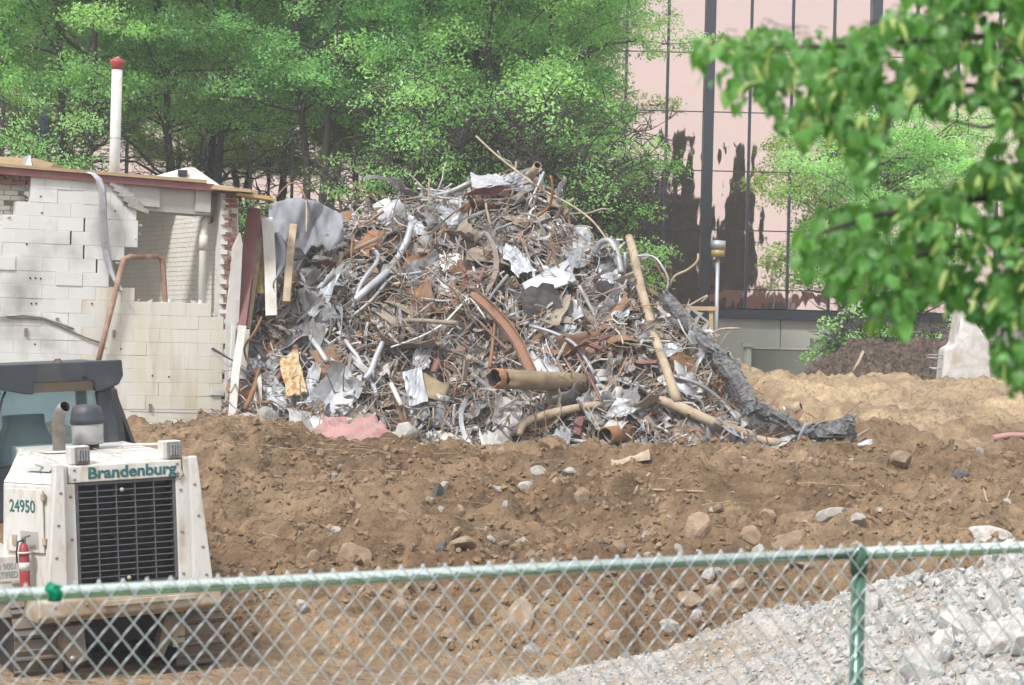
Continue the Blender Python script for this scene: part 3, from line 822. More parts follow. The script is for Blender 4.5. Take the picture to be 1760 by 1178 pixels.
for k, px_ in enumerate((1250, 1318, 1390)):
    x = (px_ - 880) / FPX * 131
    aw = thing('arched_canopy', 'brown arched canopy mirrored low in the glass, number %s from the thick mullion' % ('first', 'second', 'third')[k] if False else ('brown arched canopy mirrored low in the glass nearest the thick mullion', 'brown arched canopy mirrored low in the glass, middle of three', 'brown arched canopy mirrored low in the glass farthest right')[k], 'canopy', (x, -9.0 - 0.4 * k, 1.5), 0, 'brown arched canopies across the street')
    hh = 4.3
    pth = [(0.92 * math.cos(PI - PI * i / 12), 0, hh - 1.0 + 1.0 * math.sin(PI * i / 12)) for i in range(13)]
    MB().section(pth, [(-0.9, 0), (0.9, 0), (0.9, 0.5), (-0.9, 0.5)], up=(0, 1, 0) if False else None).build('vault', M['brown_awning'], aw)
    for sx in (-1, 1):
        MB().tube([(sx * 0.9, 0, 0), (sx * 0.9, 0, hh - 0.95)], 0.07, 8).build('leg', M['mullion'], aw)

# ------------------------------------------------------------------ chain link fence
FA = P(0, 1024, 6.0); FB = P(1478, 951, 6.75); FC_ = P(1800, 941, 6.91)
fdir = Vector((FB.x - FA.x, FB.y - FA.y, 0)).normalized()
fang = math.atan2(fdir.y, fdir.x)
fence = thing('chain_link_fence', 'green railed chain link fence with silver mesh across the foreground', 'fence', (FA.x, FA.y, 1.5), fang)
def fu(p): return (Vector((p.x, p.y, 0)) - Vector((FA.x, FA.y, 0))).dot(fdir)
uB, uC = fu(FB), fu(FC_)
zA, zB, zC = FA.z - 1.5, FB.z - 1.5, FC_.z - 1.5
def rail_z(u):
    if u < uB: return zA + (zB - zA) * u / uB
    return zB + (zC - zB) * (u - uB) / (uC - uB)
U0, U1 = -4.5, uC + 5.5
V0, V1 = -0.9, uC + 0.9
MB().tube([(U0, 0, rail_z(U0)), (uB - 0.01, 0, rail_z(uB))], 0.0175, 16).build('top_rail', M['rail'], fence)
MB().tube([(uB + 0.01, 0, rail_z(uB)), (U1, 0, rail_z(U1))], 0.0172, 16).build('top_rail', M['rail'], fence)
for uu, in ((uB,), (uB - 3.0,), (uB + 3.0,)):
    post = MB().tube([(uu, 0.004, -0.2), (uu, 0.004, rail_z(uu) - 0.035)], 0.0215, 16).build('fence_post', M['post_green'], fence)
    MB().lathe([(0.026, -0.06), (0.026, -0.012), (0.023, 0.012), (0.012, 0.022), (0.001, 0.025)], 16, c=(uu, 0.004, rail_z(uu))).build('post_cap', M['post_green'], post)
DW, DH = 0.0625, 0.076
WR = 0.00215
def wire_path(odd, rows):
    pts = []
    for k in range(rows * 2 + 1):
        side = (k + odd) % 2
        pts.append((side * DW / 2, 0, -k * DH / 2))
        nside = (k + 1 + odd) % 2
        pts.append(((side + nside) * DW / 4, -WR * 1.6 if nside > side else WR * 1.6, -(k + 0.5) * DH / 2))
    return pts
rows = 14
wm = []
for odd in (0, 1):
    pth = wire_path(odd, rows)
    # hooked knuckle at the top
    s0 = pth[0]; dx = 0.007 if odd == 0 else -0.007
    pth = [(s0[0] + dx * 0.4, 0.004, -0.004), (s0[0] + dx * 0.2, 0.003, 0.004)] + pth
    wm.append(MB().tube(pth, WR, 6).mesh('wire', M['wire']))
n0, n1 = int(U0 / (DW / 2)), int(U1 / (DW / 2))
far_mesh = MB()
for j in range(n0, n1):
    u = j * DW / 2
    if not V0 < u < V1:
        far_mesh.tube([(x + u, y - 0.0225, z + rail_z(u) + 0.0275) for x, y, z in wire_path(j % 2, rows)], WR, 4)
        continue
    top = rail_z(u) + 0.0275
    link('wire', wm[j % 2], fence, (u, -0.0225, top), (random.gauss(0, 0.004), random.gauss(0, 0.006), 0))
far_mesh.build('wire_mesh', M['wire'], fence)['kind'] = 'stuff'
# strip of green tape caught on the rail
gt = P(96, 1016, 5.95)
tape = MB().grid(lambda a, b: (gt.x + (a - 0.5) * 0.034 + 0.006 * math.sin(7 * b), gt.y - 0.022 - 0.01 * math.sin(PI * b) + 0.006 * math.sin(9 * a), gt.z + (b - 0.5) * 0.052 + 0.012 * a * math.sin(5 * b)), 8, 8, thick=0.0006).build('green_tape', M['green_tape'], None, True)
tag(tape, 'scrap of bright green tape knotted on the fence rail', 'tape')
# ------------------------------------------------------------------ half demolished block building
WANG = R(27)
WO = Vector(((0 - 880) / FPX * 33.6, 33.6, 0))
WD = Vector((math.cos(WANG), math.sin(WANG), 0))
WN = Vector((-math.sin(WANG), math.cos(WANG), 0))
def UZ(px, py, w=0.0):
    p = on_plane(px, py, WO + WN * w, WN)
    return (p - WO - WN * w).dot(WD), p.z
bld = thing('demolished_building', 'half demolished white painted block building with torn open corner', 'building', WO, WANG)
# outline of the surviving front wall, in photograph order, turned into wall coordinates
outline = [(-130, 800), (-130, 400), (8, 394), (9, 372), (30, 371), (31, 350), (50, 349), (51, 331), (62, 331), (62, 312), (198, 315), (199, 341), (212, 342), (213, 358), (229, 360), (229, 376),
           (243, 377), (243, 407), (223, 408), (223, 429), (206, 429), (206, 452), (184, 452), (184, 472), (190, 473), (190, 495), (222, 496), (223, 516), (352, 519), (353, 530), (385, 548), (386, 800)]
poly = [UZ(*q) for q in outline]
def inside(u, z):
    c = False
    n = len(poly)
    for i in range(n):
        (x1, y1), (x2, y2) = poly[i], poly[(i + 1) % n]
        if (y1 > z) != (y2 > z) and u < (x2 - x1) * (z - y1) / (y2 - y1) + x1: c = not c
    return c
wall = bpy.data.objects.new('block_wall', None); COL.objects.link(wall); wall.parent = bld
BL, BH, BD = 0.40, 0.2, 0.19
def block_me(l):
    m = MB().box(0.0018, l - 0.0018, 0, BD, 0.0018, BH - 0.0018)
    me = m.mesh('block', M['block'])
    bm = bmesh.new(); bm.from_mesh(me); bmesh.ops.bevel(bm, geom=bm.edges[:], offset=0.0025, segments=1, affect='EDGES'); bm.to_mesh(me); bm.free()
    return me
bme = {k: block_me(k) for k in (0.4, 0.2, 0.13, 0.27)}
bme_s = {}
for k in bme:
    bme_s[k] = bme[k].copy(); bme_s[k].materials.clear(); bme_s[k].materials.append(M['block_stain'])
zb = 1.35
CRZ0, CRZ1 = UZ(150, 495)[1], UZ(150, 392)[1]
def CRU(z): return UZ(118 + 62 * (CRZ1 - z) / (CRZ1 - CRZ0), 450)[0]
mort = MB()
u_right = poly[-1][0]
zst = UZ(300, 520)[1]
for r_ in range(26):
    z = zb + r_ * BH
    off = (r_ % 2) * 0.2
    u = -1.0 - off
    while u < u_right + 0.01:
        for (uu, l) in ((u, 0.4),):
            cu, cz = uu + l / 2, z + BH / 2
            full = inside(cu, cz)
            if not full:
                # a broken half at the ragged edge
                if inside(uu + 0.1, cz): l = 0.2; full = True
                elif inside(uu + 0.3, cz): uu += 0.2; l = 0.2; full = True
            elif uu + 0.4 > u_right + 0.1:
                l = 0.27 if u_right - uu > 0.2 else 0.13
            if full:
                jut = random.gauss(0, 0.002)
                if CRZ0 < z < CRZ1 and cu > CRU(z): uu += 0.028
                if l == 0.4 and random.random() < 0.02: uu += 0.006
                if random.random() < 0.05 and z > 3.2: jut -= random.uniform(0.005, 0.02)
                stained = z < zst + 0.05 and cu > 1.4
                link('block', (bme_s if stained else bme)[l], wall, (uu, jut, z), (0, random.gauss(0, 0.001), random.gauss(0, 0.002)))
                mort.box(uu + 0.0, uu + l - 0.0, 0.0035 + max(0, jut), BD - 0.006, z - 0.0, z + BH + 0.0)
        u += BL
# chipped fragments along the ragged edge of the opening
fr_rng = random.Random(9)
for i in range(2, len(poly) - 2):
    (x1, y1), (x2, y2) = poly[i], poly[i + 1]
    ln = math.hypot(x2 - x1, y2 - y1)
    for k in range(max(1, int(ln / 0.1))):
        f = fr_rng.random(); s_ = fr_rng.uniform(0.04, 0.12)
        bm = bmesh.new()
        for _ in range(9):
            v = Vector((fr_rng.gauss(0, 1), fr_rng.gauss(0, 1), fr_rng.gauss(0, 1))).normalized() * 0.5
            bm.verts.new((v.x * s_ * 1.2, v.y * s_, v.z * s_ * 0.8))
        r__ = bmesh.ops.convex_hull(bm, input=bm.verts[:])
        me = bpy.data.meshes.new('block_fragment'); bm.to_mesh(me); bm.free(); me.materials.append(M['block'] if fr_rng.random() < 0.6 else M['concrete_chunk'])
        link('block_fragment', me, wall, (x1 + (x2 - x1) * f + fr_rng.uniform(-0.03, 0.03), fr_rng.uniform(0.02, 0.14), y1 + (y2 - y1) * f + fr_rng.uniform(-0.03, 0.01)))
# bolt holes left in the paint
for q in ((70, 338), (72, 366), (52, 478), (61, 478), (70, 479), (54, 522), (62, 522), (158, 522), (46, 420), (198, 363), (208, 600), (262, 646), (290, 648), (60, 592)):
    u, z = UZ(*q); MB().tube([(u, -0.006, z), (u, 0.004, z)], 0.014, 8).build('bolt_hole', M['m_black'], wall)
mo = mort.build('mortar_joint', M['mortar'], bld); mo['kind'] = 'stuff'
# weathered brick wythe behind the broken upper left corner
w2 = MB()
for r_ in range(30):
    z = 3.9 + r_ * 0.075
    if z > UZ(0, 300)[1] - 0.1: break
    for i in range(9):
        u = -1.6 + (r_ % 2) * 0.1 + i * 0.21
        if random.random() < 0.93: w2.box(u, u + 0.2, 0.24 + random.uniform(0, 0.012), 0.33, z, z + 0.066)
o = w2.build('inner_brickwork', M['brick_painted'], bld); o['kind'] = 'stuff'
ztop0 = UZ(62, 312)[1]
uL = -1.6
# brick remnants above the blocks
rem = MB()
for r_ in range(4):
    z = ztop0 - 0.06 + r_ * 0.062
    if z > UZ(62, 300)[1] - 0.03: break
    for i in range(17):
        u = -0.9 + i * 0.21 + (r_ % 2) * 0.1
        lim = UZ(245 - r_ * 12, 330)[0]
        if u < lim and random.random() < 0.9:
            rem.obox((u + 0.1, 0.1 + random.uniform(-0.02, 0.05), z + 0.035), (0.098, random.uniform(-0.01, 0.01), 0), (0, 0.05, 0), (random.uniform(-0.01, 0.01), 0, 0.03))
rem.build('ragged_brick_course', M['brick'], bld)['kind'] = 'stuff'
for k in range(5):
    u, z = UZ(205 + k * 8, 322 + k * 9)
    q = random.uniform(0, 1)
    MB().obox((u, 0.06, z), (0.16, 0.02, -0.05), (0, 0.1, 0), (0.01, 0, 0.03)).build('broken_brick', M['concrete_chunk'], bld)
# roof edge: maroon steel with pale timber on top; deck and concrete joists behind
(ua, za), (ub, zb2) = UZ(-120, 283), UZ(366, 322)
(uc, zc) = UZ(300, 311)
def roofz(u): return za + (zb2 - za) * (u - ua) / (ub - ua)
def slab(u0, u1, w0, w1, d0, d1, name, m):
    MB().hexa([(u0, w0, roofz(u0) + d0), (u1, w0, roofz(u1) + d0), (u1, w1, roofz(u1) + d0), (u0, w1, roofz(u0) + d0),
               (u0, w0, roofz(u0) + d1), (u1, w0, roofz(u1) + d1), (u1, w1, roofz(u1) + d1), (u0, w1, roofz(u0) + d1)]).build(name, m, bld)
slab(ua - 0.5, ub, -0.06, 0.04, -0.06, 0.045, 'edge_beam', M['maroon'])
slab(ua - 0.5, UZ(352, 318)[0], -0.09, 0.15, 0.047, 0.095, 'edge_timber', M['wood'])
uh = UZ(205, 330)[0]
slab(ua - 0.5, uh, 0.05, 5.6, -0.04, 0.045, 'roof_deck', M['concrete'])
slab(uh + 0.002, ub + 0.35, 0.05, 0.85, -0.04, 0.044, 'roof_deck', M['concrete'])
slab(uh + 0.002, ub + 0.35, 2.1, 5.6, -0.04, 0.044, 'roof_deck', M['concrete'])
slab(UZ(200, 300)[0], ub - 0.02, 0.08, 0.75, -0.42, -0.041, 'concrete_joist', M['concrete'])
for (p0, p1) in ((215, 276), ):
    slab(UZ(p0, 330)[0], UZ(p1, 330)[0], 0.03, 0.5, -0.36, -0.0405, 'joist_stub', M['concrete'])
slab(UZ(338, 330)[0], UZ(364, 330)[0], 0.03, 0.5, -0.38, -0.0405, 'joist_stub', M['concrete'])
# side wall of the room, seen from inside: painted brick courses
uR = UZ(381, 430)[0]
sw = MB()
for r_ in range(56):
    z = 1.5 + r_ * 0.075
    if z + 0.075 > roofz(uR) - 0.05: break
    for i in range(26):
        w = 0.02 + (r_ % 2) * 0.1 + i * 0.215
        sw.box(uR + random.uniform(-0.002, 0.002), uR + 0.1, w, w + 0.206, z, z + 0.066)
sw.build('side_wall_brickwork', M['brick_painted'], bld)['kind'] = 'stuff'
MB().box(uR + 0.006, uR + 0.3, 0.15, 5.6, 1.4, roofz(uR) - 0.05).build('side_wall_core', M['mortar'], bld)
MB().box(-3, uR, 5.0, 5.3, 1.4, roofz(uR) - 0.05).build('rear_wall', M['brick_painted'], bld)
MB().box(-3, uR, 0.2, 5.0, 1.3, 1.75).build('floor_slab', M['concrete'], bld)
# torn end of that wall: raw red brick in a mortar bed
bpier = MB().box(uR - 0.01, uR + 0.27, 0.05, 0.2, UZ(390, 560)[1] - 0.4, roofz(uR) - 0.08).build('torn_wall_end', M['mortar'], bld)
brick_me = MB().box(0, 0.07, 0, 0.1, 0, 0.056).mesh('brick', M['brick'])
brick_me2 = MB().box(0, 0.105, 0, 0.1, 0, 0.056).mesh('brick', M['brick'])
zlo = UZ(390, 545)[1]
r_ = 0
z = zlo
while z < roofz(uR) - 0.14:
    u = uR + 0.055 + random.uniform(-0.012, 0.012)
    for k in range(2):
        me = brick_me if (r_ + k) % 2 else brick_me2
        wd = 0.07 if (r_ + k) % 2 else 0.105
        if random.random() < 0.86 and not (k == 1 and z < zlo + 0.9 and random.random() < 0.6):
            link('brick', me, bpier, (u, 0.03 + random.uniform(-0.025, 0.015), z), (0, 0, random.gauss(0, 0.04)))
        u += wd + 0.012
    z += 0.072; r_ += 1
# white pilaster strip and lower boards at the corner
def quad_prism(pts, w0, w1, name, m, par=bld):
    q = [UZ(*p) for p in pts]
    MB().prism(q, w0, w1).build(name, m, par)
quad_prism([(398, 742), (386, 742), (388, 548), (400, 425), (412, 400), (416, 420), (409, 560)], -0.03, 0.04, 'corner_strip', M['white_paint'])
quad_prism([(388, 750), (394, 750), (402, 560), (396, 560)], -0.08, -0.031, 'corner_channel', M['block'])
quad_prism([(402, 650), (417, 652), (424, 566), (406, 566)], -0.14, -0.09, 'loose_board', M['white_paint'])
# lintel seam and small plates on the lower wall
quad_prism([(222, 704), (380, 708), (380, 711), (222, 707)], -0.004, -0.0015, 'seam', M['mortar'])
quad_prism([(360, 670), (384, 671), (384, 680), (360, 679)], -0.03, -0.004, 'bracket_plate', M['block'])
# conduit bowed across the wall
cp = [UZ(*q) for q in ((-10, 545), (12, 545), (45, 547), (75, 549), (100, 560), (120, 569), (145, 580), (178, 592))]
MB().tube([(u, -0.025, z) for u, z in cp], 0.012, 6).build('wall_conduit', M['m_steel'], bld)
cp = [UZ(*q) for q in ((10, 543), (40, 542), (72, 546), (104, 557), (126, 566))]
MB().tube([(u, -0.03, z) for u, z in cp], 0.017, 6).build('wall_conduit', M['galv'], bld)
for q in ((44, 570), (196, 573), (226, 735), (258, 700), (98, 552)):
    u, z = UZ(*q); MB().box(u - 0.02, u + 0.02, -0.03, 0.0, z - 0.06, z + 0.05).build('anchor', M['m_steel'], bld)
# white plastic pipe with elbow inside the room
e = [UZ(366, 378, 0.35), UZ(356, 376, 0.3), UZ(351, 383, 0.25), UZ(350, 400, 0.22), UZ(349, 430, 0.22), UZ(345, 560, 0.22)]
ws = [0.5, 0.35, 0.25, 0.22, 0.22, 0.22]
pv = MB().tube([(u, w, z) for (u, z), w in zip(e, ws)], [0.062] * 4 + [0.058, 0.058], 14).build('drain_pipe', M['pvc'], bld)
MB().tube([(e[3][0], 0.22, e[3][1] - 0.04), (e[4][0], 0.22, e[4][1] - 0.0)], 0.068, 14).build('pipe_collar', M['pvc'], pv)
# rusty bent pipe over the broken edge
rp = [UZ(168, 625, -0.12), UZ(180, 575, -0.12), UZ(196, 512, -0.12), UZ(208, 462, -0.08), UZ(213, 446, -0.04), UZ(224, 441, 0.05), UZ(250, 441, 0.16), UZ(268, 440, 0.25), UZ(277, 444, 0.28), UZ(280, 456, 0.28), UZ(284, 520, 0.28), UZ(285, 560, 0.28)]
rw_ = [-0.12, -0.12, -0.12, -0.08, -0.04, 0.05, 0.16, 0.25, 0.28, 0.28, 0.28, 0.28]
pt = MB().tube([(u, w, z) for (u, z), w in zip(rp, rw_)], 0.042, 12).build('rusty_pipe', M['pipe_rust'], None)
pt.location = WO; pt.rotation_euler = (0, 0, WANG)
tag(pt, 'rusty bent pipe hooked over the broken edge of the block wall', 'pipe')
# silver flashing strip hanging from the roof
rb = [(150, 296), (160, 298), (170, 308), (176, 325), (177, 350), (177, 380), (180, 410), (184, 440), (192, 468), (202, 487), (211, 501)]
ww = [0.03, 0.04, 0.055, 0.06, 0.06, 0.062, 0.06, 0.058, 0.055, 0.045, 0.03]
rbp = []
for i, q in enumerate(rb):
    w = -0.16 - 0.1 * math.sin(i * 0.6)
    u, z = UZ(q[0], q[1], w); rbp.append((u, w, z, ww[i]))
def strip_fn(a, b):
    f = a * (len(rbp) - 1); i = min(int(f), len(rbp) - 2); f -= i
    p0, p1 = Vector(rbp[i][:3]), Vector(rbp[i + 1][:3])
    w = rbp[i][3] * (1 - f) + rbp[i + 1][3] * f
    return p0.lerp(p1, f) + Vector(((b - 0.5) * 2 * w, 0.03 * math.sin(a * 9) * (b - 0.5) + 0.012 * math.cos(6 * b), 0.02 * (b - 0.5)))
fl = MB().grid(strip_fn, 40, 3, thick=0.003).build('flashing_strip', M['foil'], None)
fl.location = WO; fl.rotation_euler = (0, 0, WANG)
tag(fl, 'long silver flashing strip dangling from the roof over the block wall', 'flashing')
# things on the roof
vb = P(196, 312, 37.0); vt = P(202, 100, 37.0)
vp = thing('vent_pipe', 'tall white vent pipe with red cap standing on the roof', 'vent pipe', vb)
L_ = (vt - vb)
MB().tube([(0, 0, -0.3), L_ * 0.35, L_ * 0.92], 0.085, 18).build('pipe_shaft', M['white_paint'], vp)
MB().tube([L_ * 0.35 - Vector((0, 0, 0.006)), L_ * 0.35 + Vector((0, 0, 0.006))], 0.088, 18).build('joint_ring', M['galv'], vp)
cap = MB().tube([L_ * 0.905, L_ * 0.94, L_ * 0.955, L_ * 0.985, L_ * 1.0], [0.089, 0.089, 0.115, 0.112, 0.03], 18).build('red_cap', M['red_paint'], vp)
MB().tube([L_ * 1.0, L_ * 1.008], [0.05, 0.02], 12).build('cap_top', M['white_paint'], cap)
sk = thing('roof_lantern', 'low white pyramid roof hatch on the roof behind the maroon edge', 'roof hatch', P(318, 322, 37.4))
pk = P(320, 288, 37.4) - sk.location; cl = P(240, 310, 36.9) - sk.location; cr = P(386, 324, 37.0) - sk.location; bk = P(335, 306, 39.0) - sk.location
pk2 = P(334, 288, 38.0) - sk.location
lowz = min(cl.z, cr.z) - 0.3
def drop(v): return Vector((v.x, v.y, lowz))
MB().add([cl, cr, bk, pk, pk2, drop(cl), drop(cr), drop(bk)], [(0, 1, 3), (1, 4, 3), (1, 2, 4), (2, 0, 3, 4), (0, 5, 6, 1), (1, 6, 7, 2), (2, 7, 5, 0)], 0).build('hatch_cover', M['white_paint'], sk)
bx_ = P(314, 298, 37.15) - sk.location
MB().box(bx_.x - 0.07, bx_.x + 0.07, bx_.y - 0.05, bx_.y + 0.05, bx_.z - 0.04, bx_.z + 0.05).build('latch', M['m_black'], sk)
def boards(pts_list):
    for (pts, Y0, Y1, m, lab) in pts_list:
        q0 = [P(x, y, Y0) for x, y in pts]
        d = Vector((0, Y1 - Y0, 0))
        n = len(q0); v = q0 + [p + d for p in q0]
        f = [tuple(range(n - 1, -1, -1)), tuple(range(n, 2 * n))] + [(i, (i + 1) % n, n + (i + 1) % n, n + i) for i in range(n)]
        o = MB().add(v, f).build('roof_board', M[m], None, True)
        tag(o, lab, 'board', 'loose boards on the roof')
boards([([(-40, 288), (86, 289), (92, 281), (60, 272), (-40, 268)], 34.3, 35.2, 'wood', 'splintered pale timber sheet lying on the left of the roof'),
        ([(12, 289), (58, 292), (60, 287), (12, 286)], 33.8, 34.1, 'white_paint', 'small white offcut at the roof edge on the left'),
        ([(362, 325), (432, 331), (430, 325), (366, 319)], 34.8, 35.8, 'wood', 'tan roof board jutting over the red brick end'),
        ([(405, 335), (466, 344), (462, 337), (410, 331)], 34.9, 35.6, 'yellow_foam', 'torn yellow insulation board at the roof corner')])
px0 = P(48, 290, 33.9)
o = MB().add([P(38, 294, 33.9), P(56, 294, 33.9), P(52, 266, 34.0), P(40, 270, 34.1), P(40, 294, 34.1), P(58, 293, 34.1), P(53, 266, 34.15), P(41, 270, 34.2)], [(0, 1, 2, 3), (7, 6, 5, 4), (0, 4, 5, 1), (1, 5, 6, 2), (2, 6, 7, 3), (3, 7, 4, 0)]).build('bent_flashing', M['galv'], None, True)
tag(o, 'grey bent metal flashing folded over the timber on the roof', 'flashing')

# ------------------------------------------------------------------ tracked machine
mp = P(228, 1190, 22.0)
YAW = R(25)
dz = bpy.data.objects.new('tracked_loader', None); COL.objects.link(dz)
dz.location = (mp.x, mp.y, -0.1)
dz.rotation_euler = (0, R(-3.4), YAW)
tag(dz, 'white tracked loader with dark cab and black grille standing behind the fence', 'loader')
def part(mb, name, m, par=dz, bevel=0.0):
    return mb.build(name, M[m] if isinstance(m, str) else m, par, False, bevel)
W = 0.5
# hood shell (open at the front for the grille)
hood = MB()
hood.hexa([(-0.66, 0.1, 1.02), (-W, 0.1, 1.02), (-W, 2.0, 1.02), (-1.0, 0.85, 1.02), (-0.64, 0.1, 2.0), (-W, 0.1, 2.0), (-W, 2.0, 2.06), (-0.96, 0.85, 2.0)])
hood.box(W, 0.64, 0.10, 2.25, 1.02, 2.02)
part(hood, 'hood_side', 'm_white', bevel=0.012)
part(MB().prismx([(0.0, 2.025), (0.0, 2.19), (0.5, 2.235), (2.25, 2.26), (2.25, 2.025)], -0.56, 0.56), 'hood_top', 'm_white', bevel=0.012)
part(MB().hexa([(-0.64, 0.11, 2.004), (-0.561, 0.11, 2.004), (-0.561, 1.9, 2.062), (-0.96, 0.86, 2.004), (-0.6, 0.13, 2.1), (-0.561, 0.13, 2.19), (-0.561, 1.9, 2.25), (-0.9, 0.86, 2.1)]), 'hood_shoulder', 'm_white', bevel=0.01)
part(MB().add([(-0.66, 0.25, 2.125), (-0.585, 0.25, 2.196), (-0.6, 0.6, 2.2), (-0.8, 0.62, 2.122)], [(0, 1, 2, 3)]), 'shoulder_vent', 'patch_grey')
part(MB().obox((-0.69, 0.44, 2.165), (0.085, 0.1, -0.035), (0.008, -0.008, 0), (0, 0, 0.006)), 'vent_strut', 'm_white')
part(MB().box(-0.545, 0.545, -0.03, 0.1, 2.026, 2.185), 'name_panel', 'm_white', bevel=0.01)
# flared corner guards
for s, nm in ((1, 'corner_guard'), (-1, 'corner_guard')):
    g = MB()
    def sx(v): return [(s * x, z) for x, z in v]
    pl = sx([(0.485, 1.0), (0.77, 1.0), (0.655, 2.2), (0.555, 2.2), (0.56, 2.02), (0.485, 2.02)])
    if s < 0: pl = pl[::-1]
    g.prism(pl, -0.02, 0.16)
    part(g, nm, 'm_white', bevel=0.012)
    g2 = MB(); pl = sx([(0.61, 1.0), (0.8, 1.0), (0.68, 2.215), (0.6, 2.215)])
    if s < 0: pl = pl[::-1]
    g2.prism(pl, -0.1, -0.021); part(g2, 'guard_face', 'm_white', bevel=0.012)
# grille: dark box behind, frame and bars
part(MB().box(-0.484, 0.484, 0.14, 0.2, 1.03, 2.02), 'radiator', 'm_black')
gr = part(MB().box(-0.484, -0.455, -0.01, 0.1, 1.06, 2.02).box(0.455, 0.484, -0.01, 0.1, 1.06, 2.02).box(-0.455, 0.455, -0.01, 0.1, 1.995, 2.02).box(-0.455, 0.455, -0.01, 0.1, 1.04, 1.065), 'grille', 'm_bar')
hb = MB().box(-0.453, 0.453, 0.0, 0.09, -0.004, 0.004).mesh('grille_bar', M['m_bar'])
for i in range(15):
    z = 1.065 + 0.93 * (i + 1) / 16
    link('grille_bar', hb, gr, (0, 0, z), (R(-12), 0, 0))
vb_ = MB().box(-0.005, 0.005, -0.006, 0.1, 1.066, 1.993).mesh('grille_upright', M['m_bar'])
for i in range(4): link('grille_upright', vb_, gr, (-0.455 + 0.91 * (i + 1) / 5, 0, 0))
part(MB().lathe([(0.02, 0), (0.02, 0.015)], 12), 'latch_knob', 'm_dirty').matrix_local = Matrix.Translation((-0.04, -0.012, 1.935)) @ Matrix.Rotation(R(90), 4, 'X')
part(MB().lathe([(0.02, 0), (0.02, 0.015)], 12), 'latch_knob', 'm_dirty').matrix_local = Matrix.Translation((-0.0, -0.012, 1.1)) @ Matrix.Rotation(R(90), 4, 'X')
# bumper / counterweight below
part(MB().prismx([(-0.16, 0.80), (-0.16, 0.95), (-0.05, 0.995), (0.5, 0.995), (0.5, 0.74), (-0.05, 0.74)], -0.9, 0.86), 'bumper', 'm_dirty', bevel=0.02)
part(MB().box(-0.3, 0.6, -0.2, -0.162, 0.87, 0.92), 'bumper_rail', 'm_dirty', bevel=0.005)
part(MB().box(-0.55, 0.55, 0.7, 2.6, 0.4, 1.0), 'belly_guard', 'm_black')
part(MB().box(-0.62, -0.5, 0.3, 2.4, 0.35, 0.85).box(0.5, 0.62, 0.3, 2.4, 0.35, 0.85), 'frame_rail', 'm_dirty')
part(MB().prism([(0.28, 0.3), (0.36, 0.3), (0.55, 0.69), (0.4, 0.69)], 0.15, 0.3), 'tow_bracket', 'm_track')
part(MB().prism([(-0.42, 0.36), (-0.56, 0.3), (-0.66, 0.5), (-0.62, 0.69), (-0.45, 0.69)], 0.0, 0.14), 'hinge_plate', 'm_track')
for (hx, hz) in ((-0.56, 0.38), (-0.55, 0.58)):
    part(MB().lathe([(0.035, 0), (0.035, 0.02)], 12), 'bolt', 'm_steel').matrix_local = Matrix.Translation((hx, -0.005, hz)) @ Matrix.Rotation(R(90), 4, 'X')
# left flank: door with number, box, step
DA = math.atan2(0.75, -0.34)          # the splayed cheek that carries the service door
ck = Vector((-0.34, 0.75, 0)).normalized(); cn = Vector((-0.75, -0.34, 0)).normalized()
def cheek(u0, u1, z0, z1, d0, d1, name, m, bev=0.0):
    o_ = Vector((-0.655, 0.1, 0))
    c8 = [o_ + ck * u + cn * d + Vector((0, 0, z)) for z in (z0, z1) for (u, d) in ((u0, d1), (u0, d0), (u1, d0), (u1, d1))]
    return part(MB().hexa(c8), name, m, bevel=bev)
cheek(0.16, 0.72, 1.36, 1.96, 0.002, 0.022, 'service_door', 'm_white', 0.006)
cheek(0.24, 0.5, 1.4, 1.56, 0.0225, 0.027, 'worn_patch', 'patch_grey')
cheek(0.56, 0.62, 1.42, 1.52, 0.0225, 0.036, 'door_latch', 'm_dirty')
part(MB().box(-1.3, -0.78, 0.62, 1.9, 1.0, 1.32), 'tool_box', 'm_white', bevel=0.012)
part(MB().box(-1.25, -0.72, 0.7, 2.2, 0.72, 0.995), 'step_box', 'm_dirty', bevel=0.012)
def text(body, size, loc, rot, m, parent, bev=0.0, name='lettering', sx=1.0):
    c = bpy.data.curves.new(name, 'FONT'); c.body = body; c.size = size; c.extrude = 0.0008; c.bevel_depth = bev; c.bevel_resolution = 0
    c.align_x = 'CENTER'; c.align_y = 'CENTER'
    t_ = bpy.data.objects.new(name, c); COL.objects.link(t_)
    bpy.context.view_layer.update()
    me = bpy.data.meshes.new_from_object(t_.evaluated_get(bpy.context.evaluated_depsgraph_get()))
    bpy.data.objects.remove(t_); bpy.data.curves.remove(c)
    me.materials.clear(); me.materials.append(M[m])
    o = link(name, me, parent, loc, rot); o.scale = (sx, 1, 1)
    return o
text('Brandenburg', 0.15, (0.06, -0.0335, 2.105), (R(90), 0, 0), 'decal', dz, 0.0045, sx=1.1)
dl = Vector((-0.655, 0.1, 0)) + ck * 0.46 + cn * 0.0235
text('24950', 0.165, (dl.x, dl.y, 1.79), (R(90), 0, math.atan2(-ck.y, -ck.x)), 'decal', dz, 0.003, sx=0.95)
text('ISO 9001', 0.085, (-1.04, 0.6175, 1.22), (R(90), 0, 0), 'decal_faint', dz, 0.001, sx=0.8)
text('CERTIFIED', 0.085, (-1.04, 0.6175, 1.14), (R(90), 0, 0), 'decal_faint', dz, 0.001, sx=0.68)
bolt_me = MB().lathe([(0.014, 0), (0.014, 0.008), (0.006, 0.012)], 8).mesh('bolt', M['m_steel'])
def bolt(x, y, z, rz=0.0):
    o_ = link('bolt', bolt_me, dz); o_.matrix_local = Matrix.Translation((x, y, z)) @ Matrix.Rotation(rz, 4, 'Z') @ Matrix.Rotation(R(90), 4, 'X')
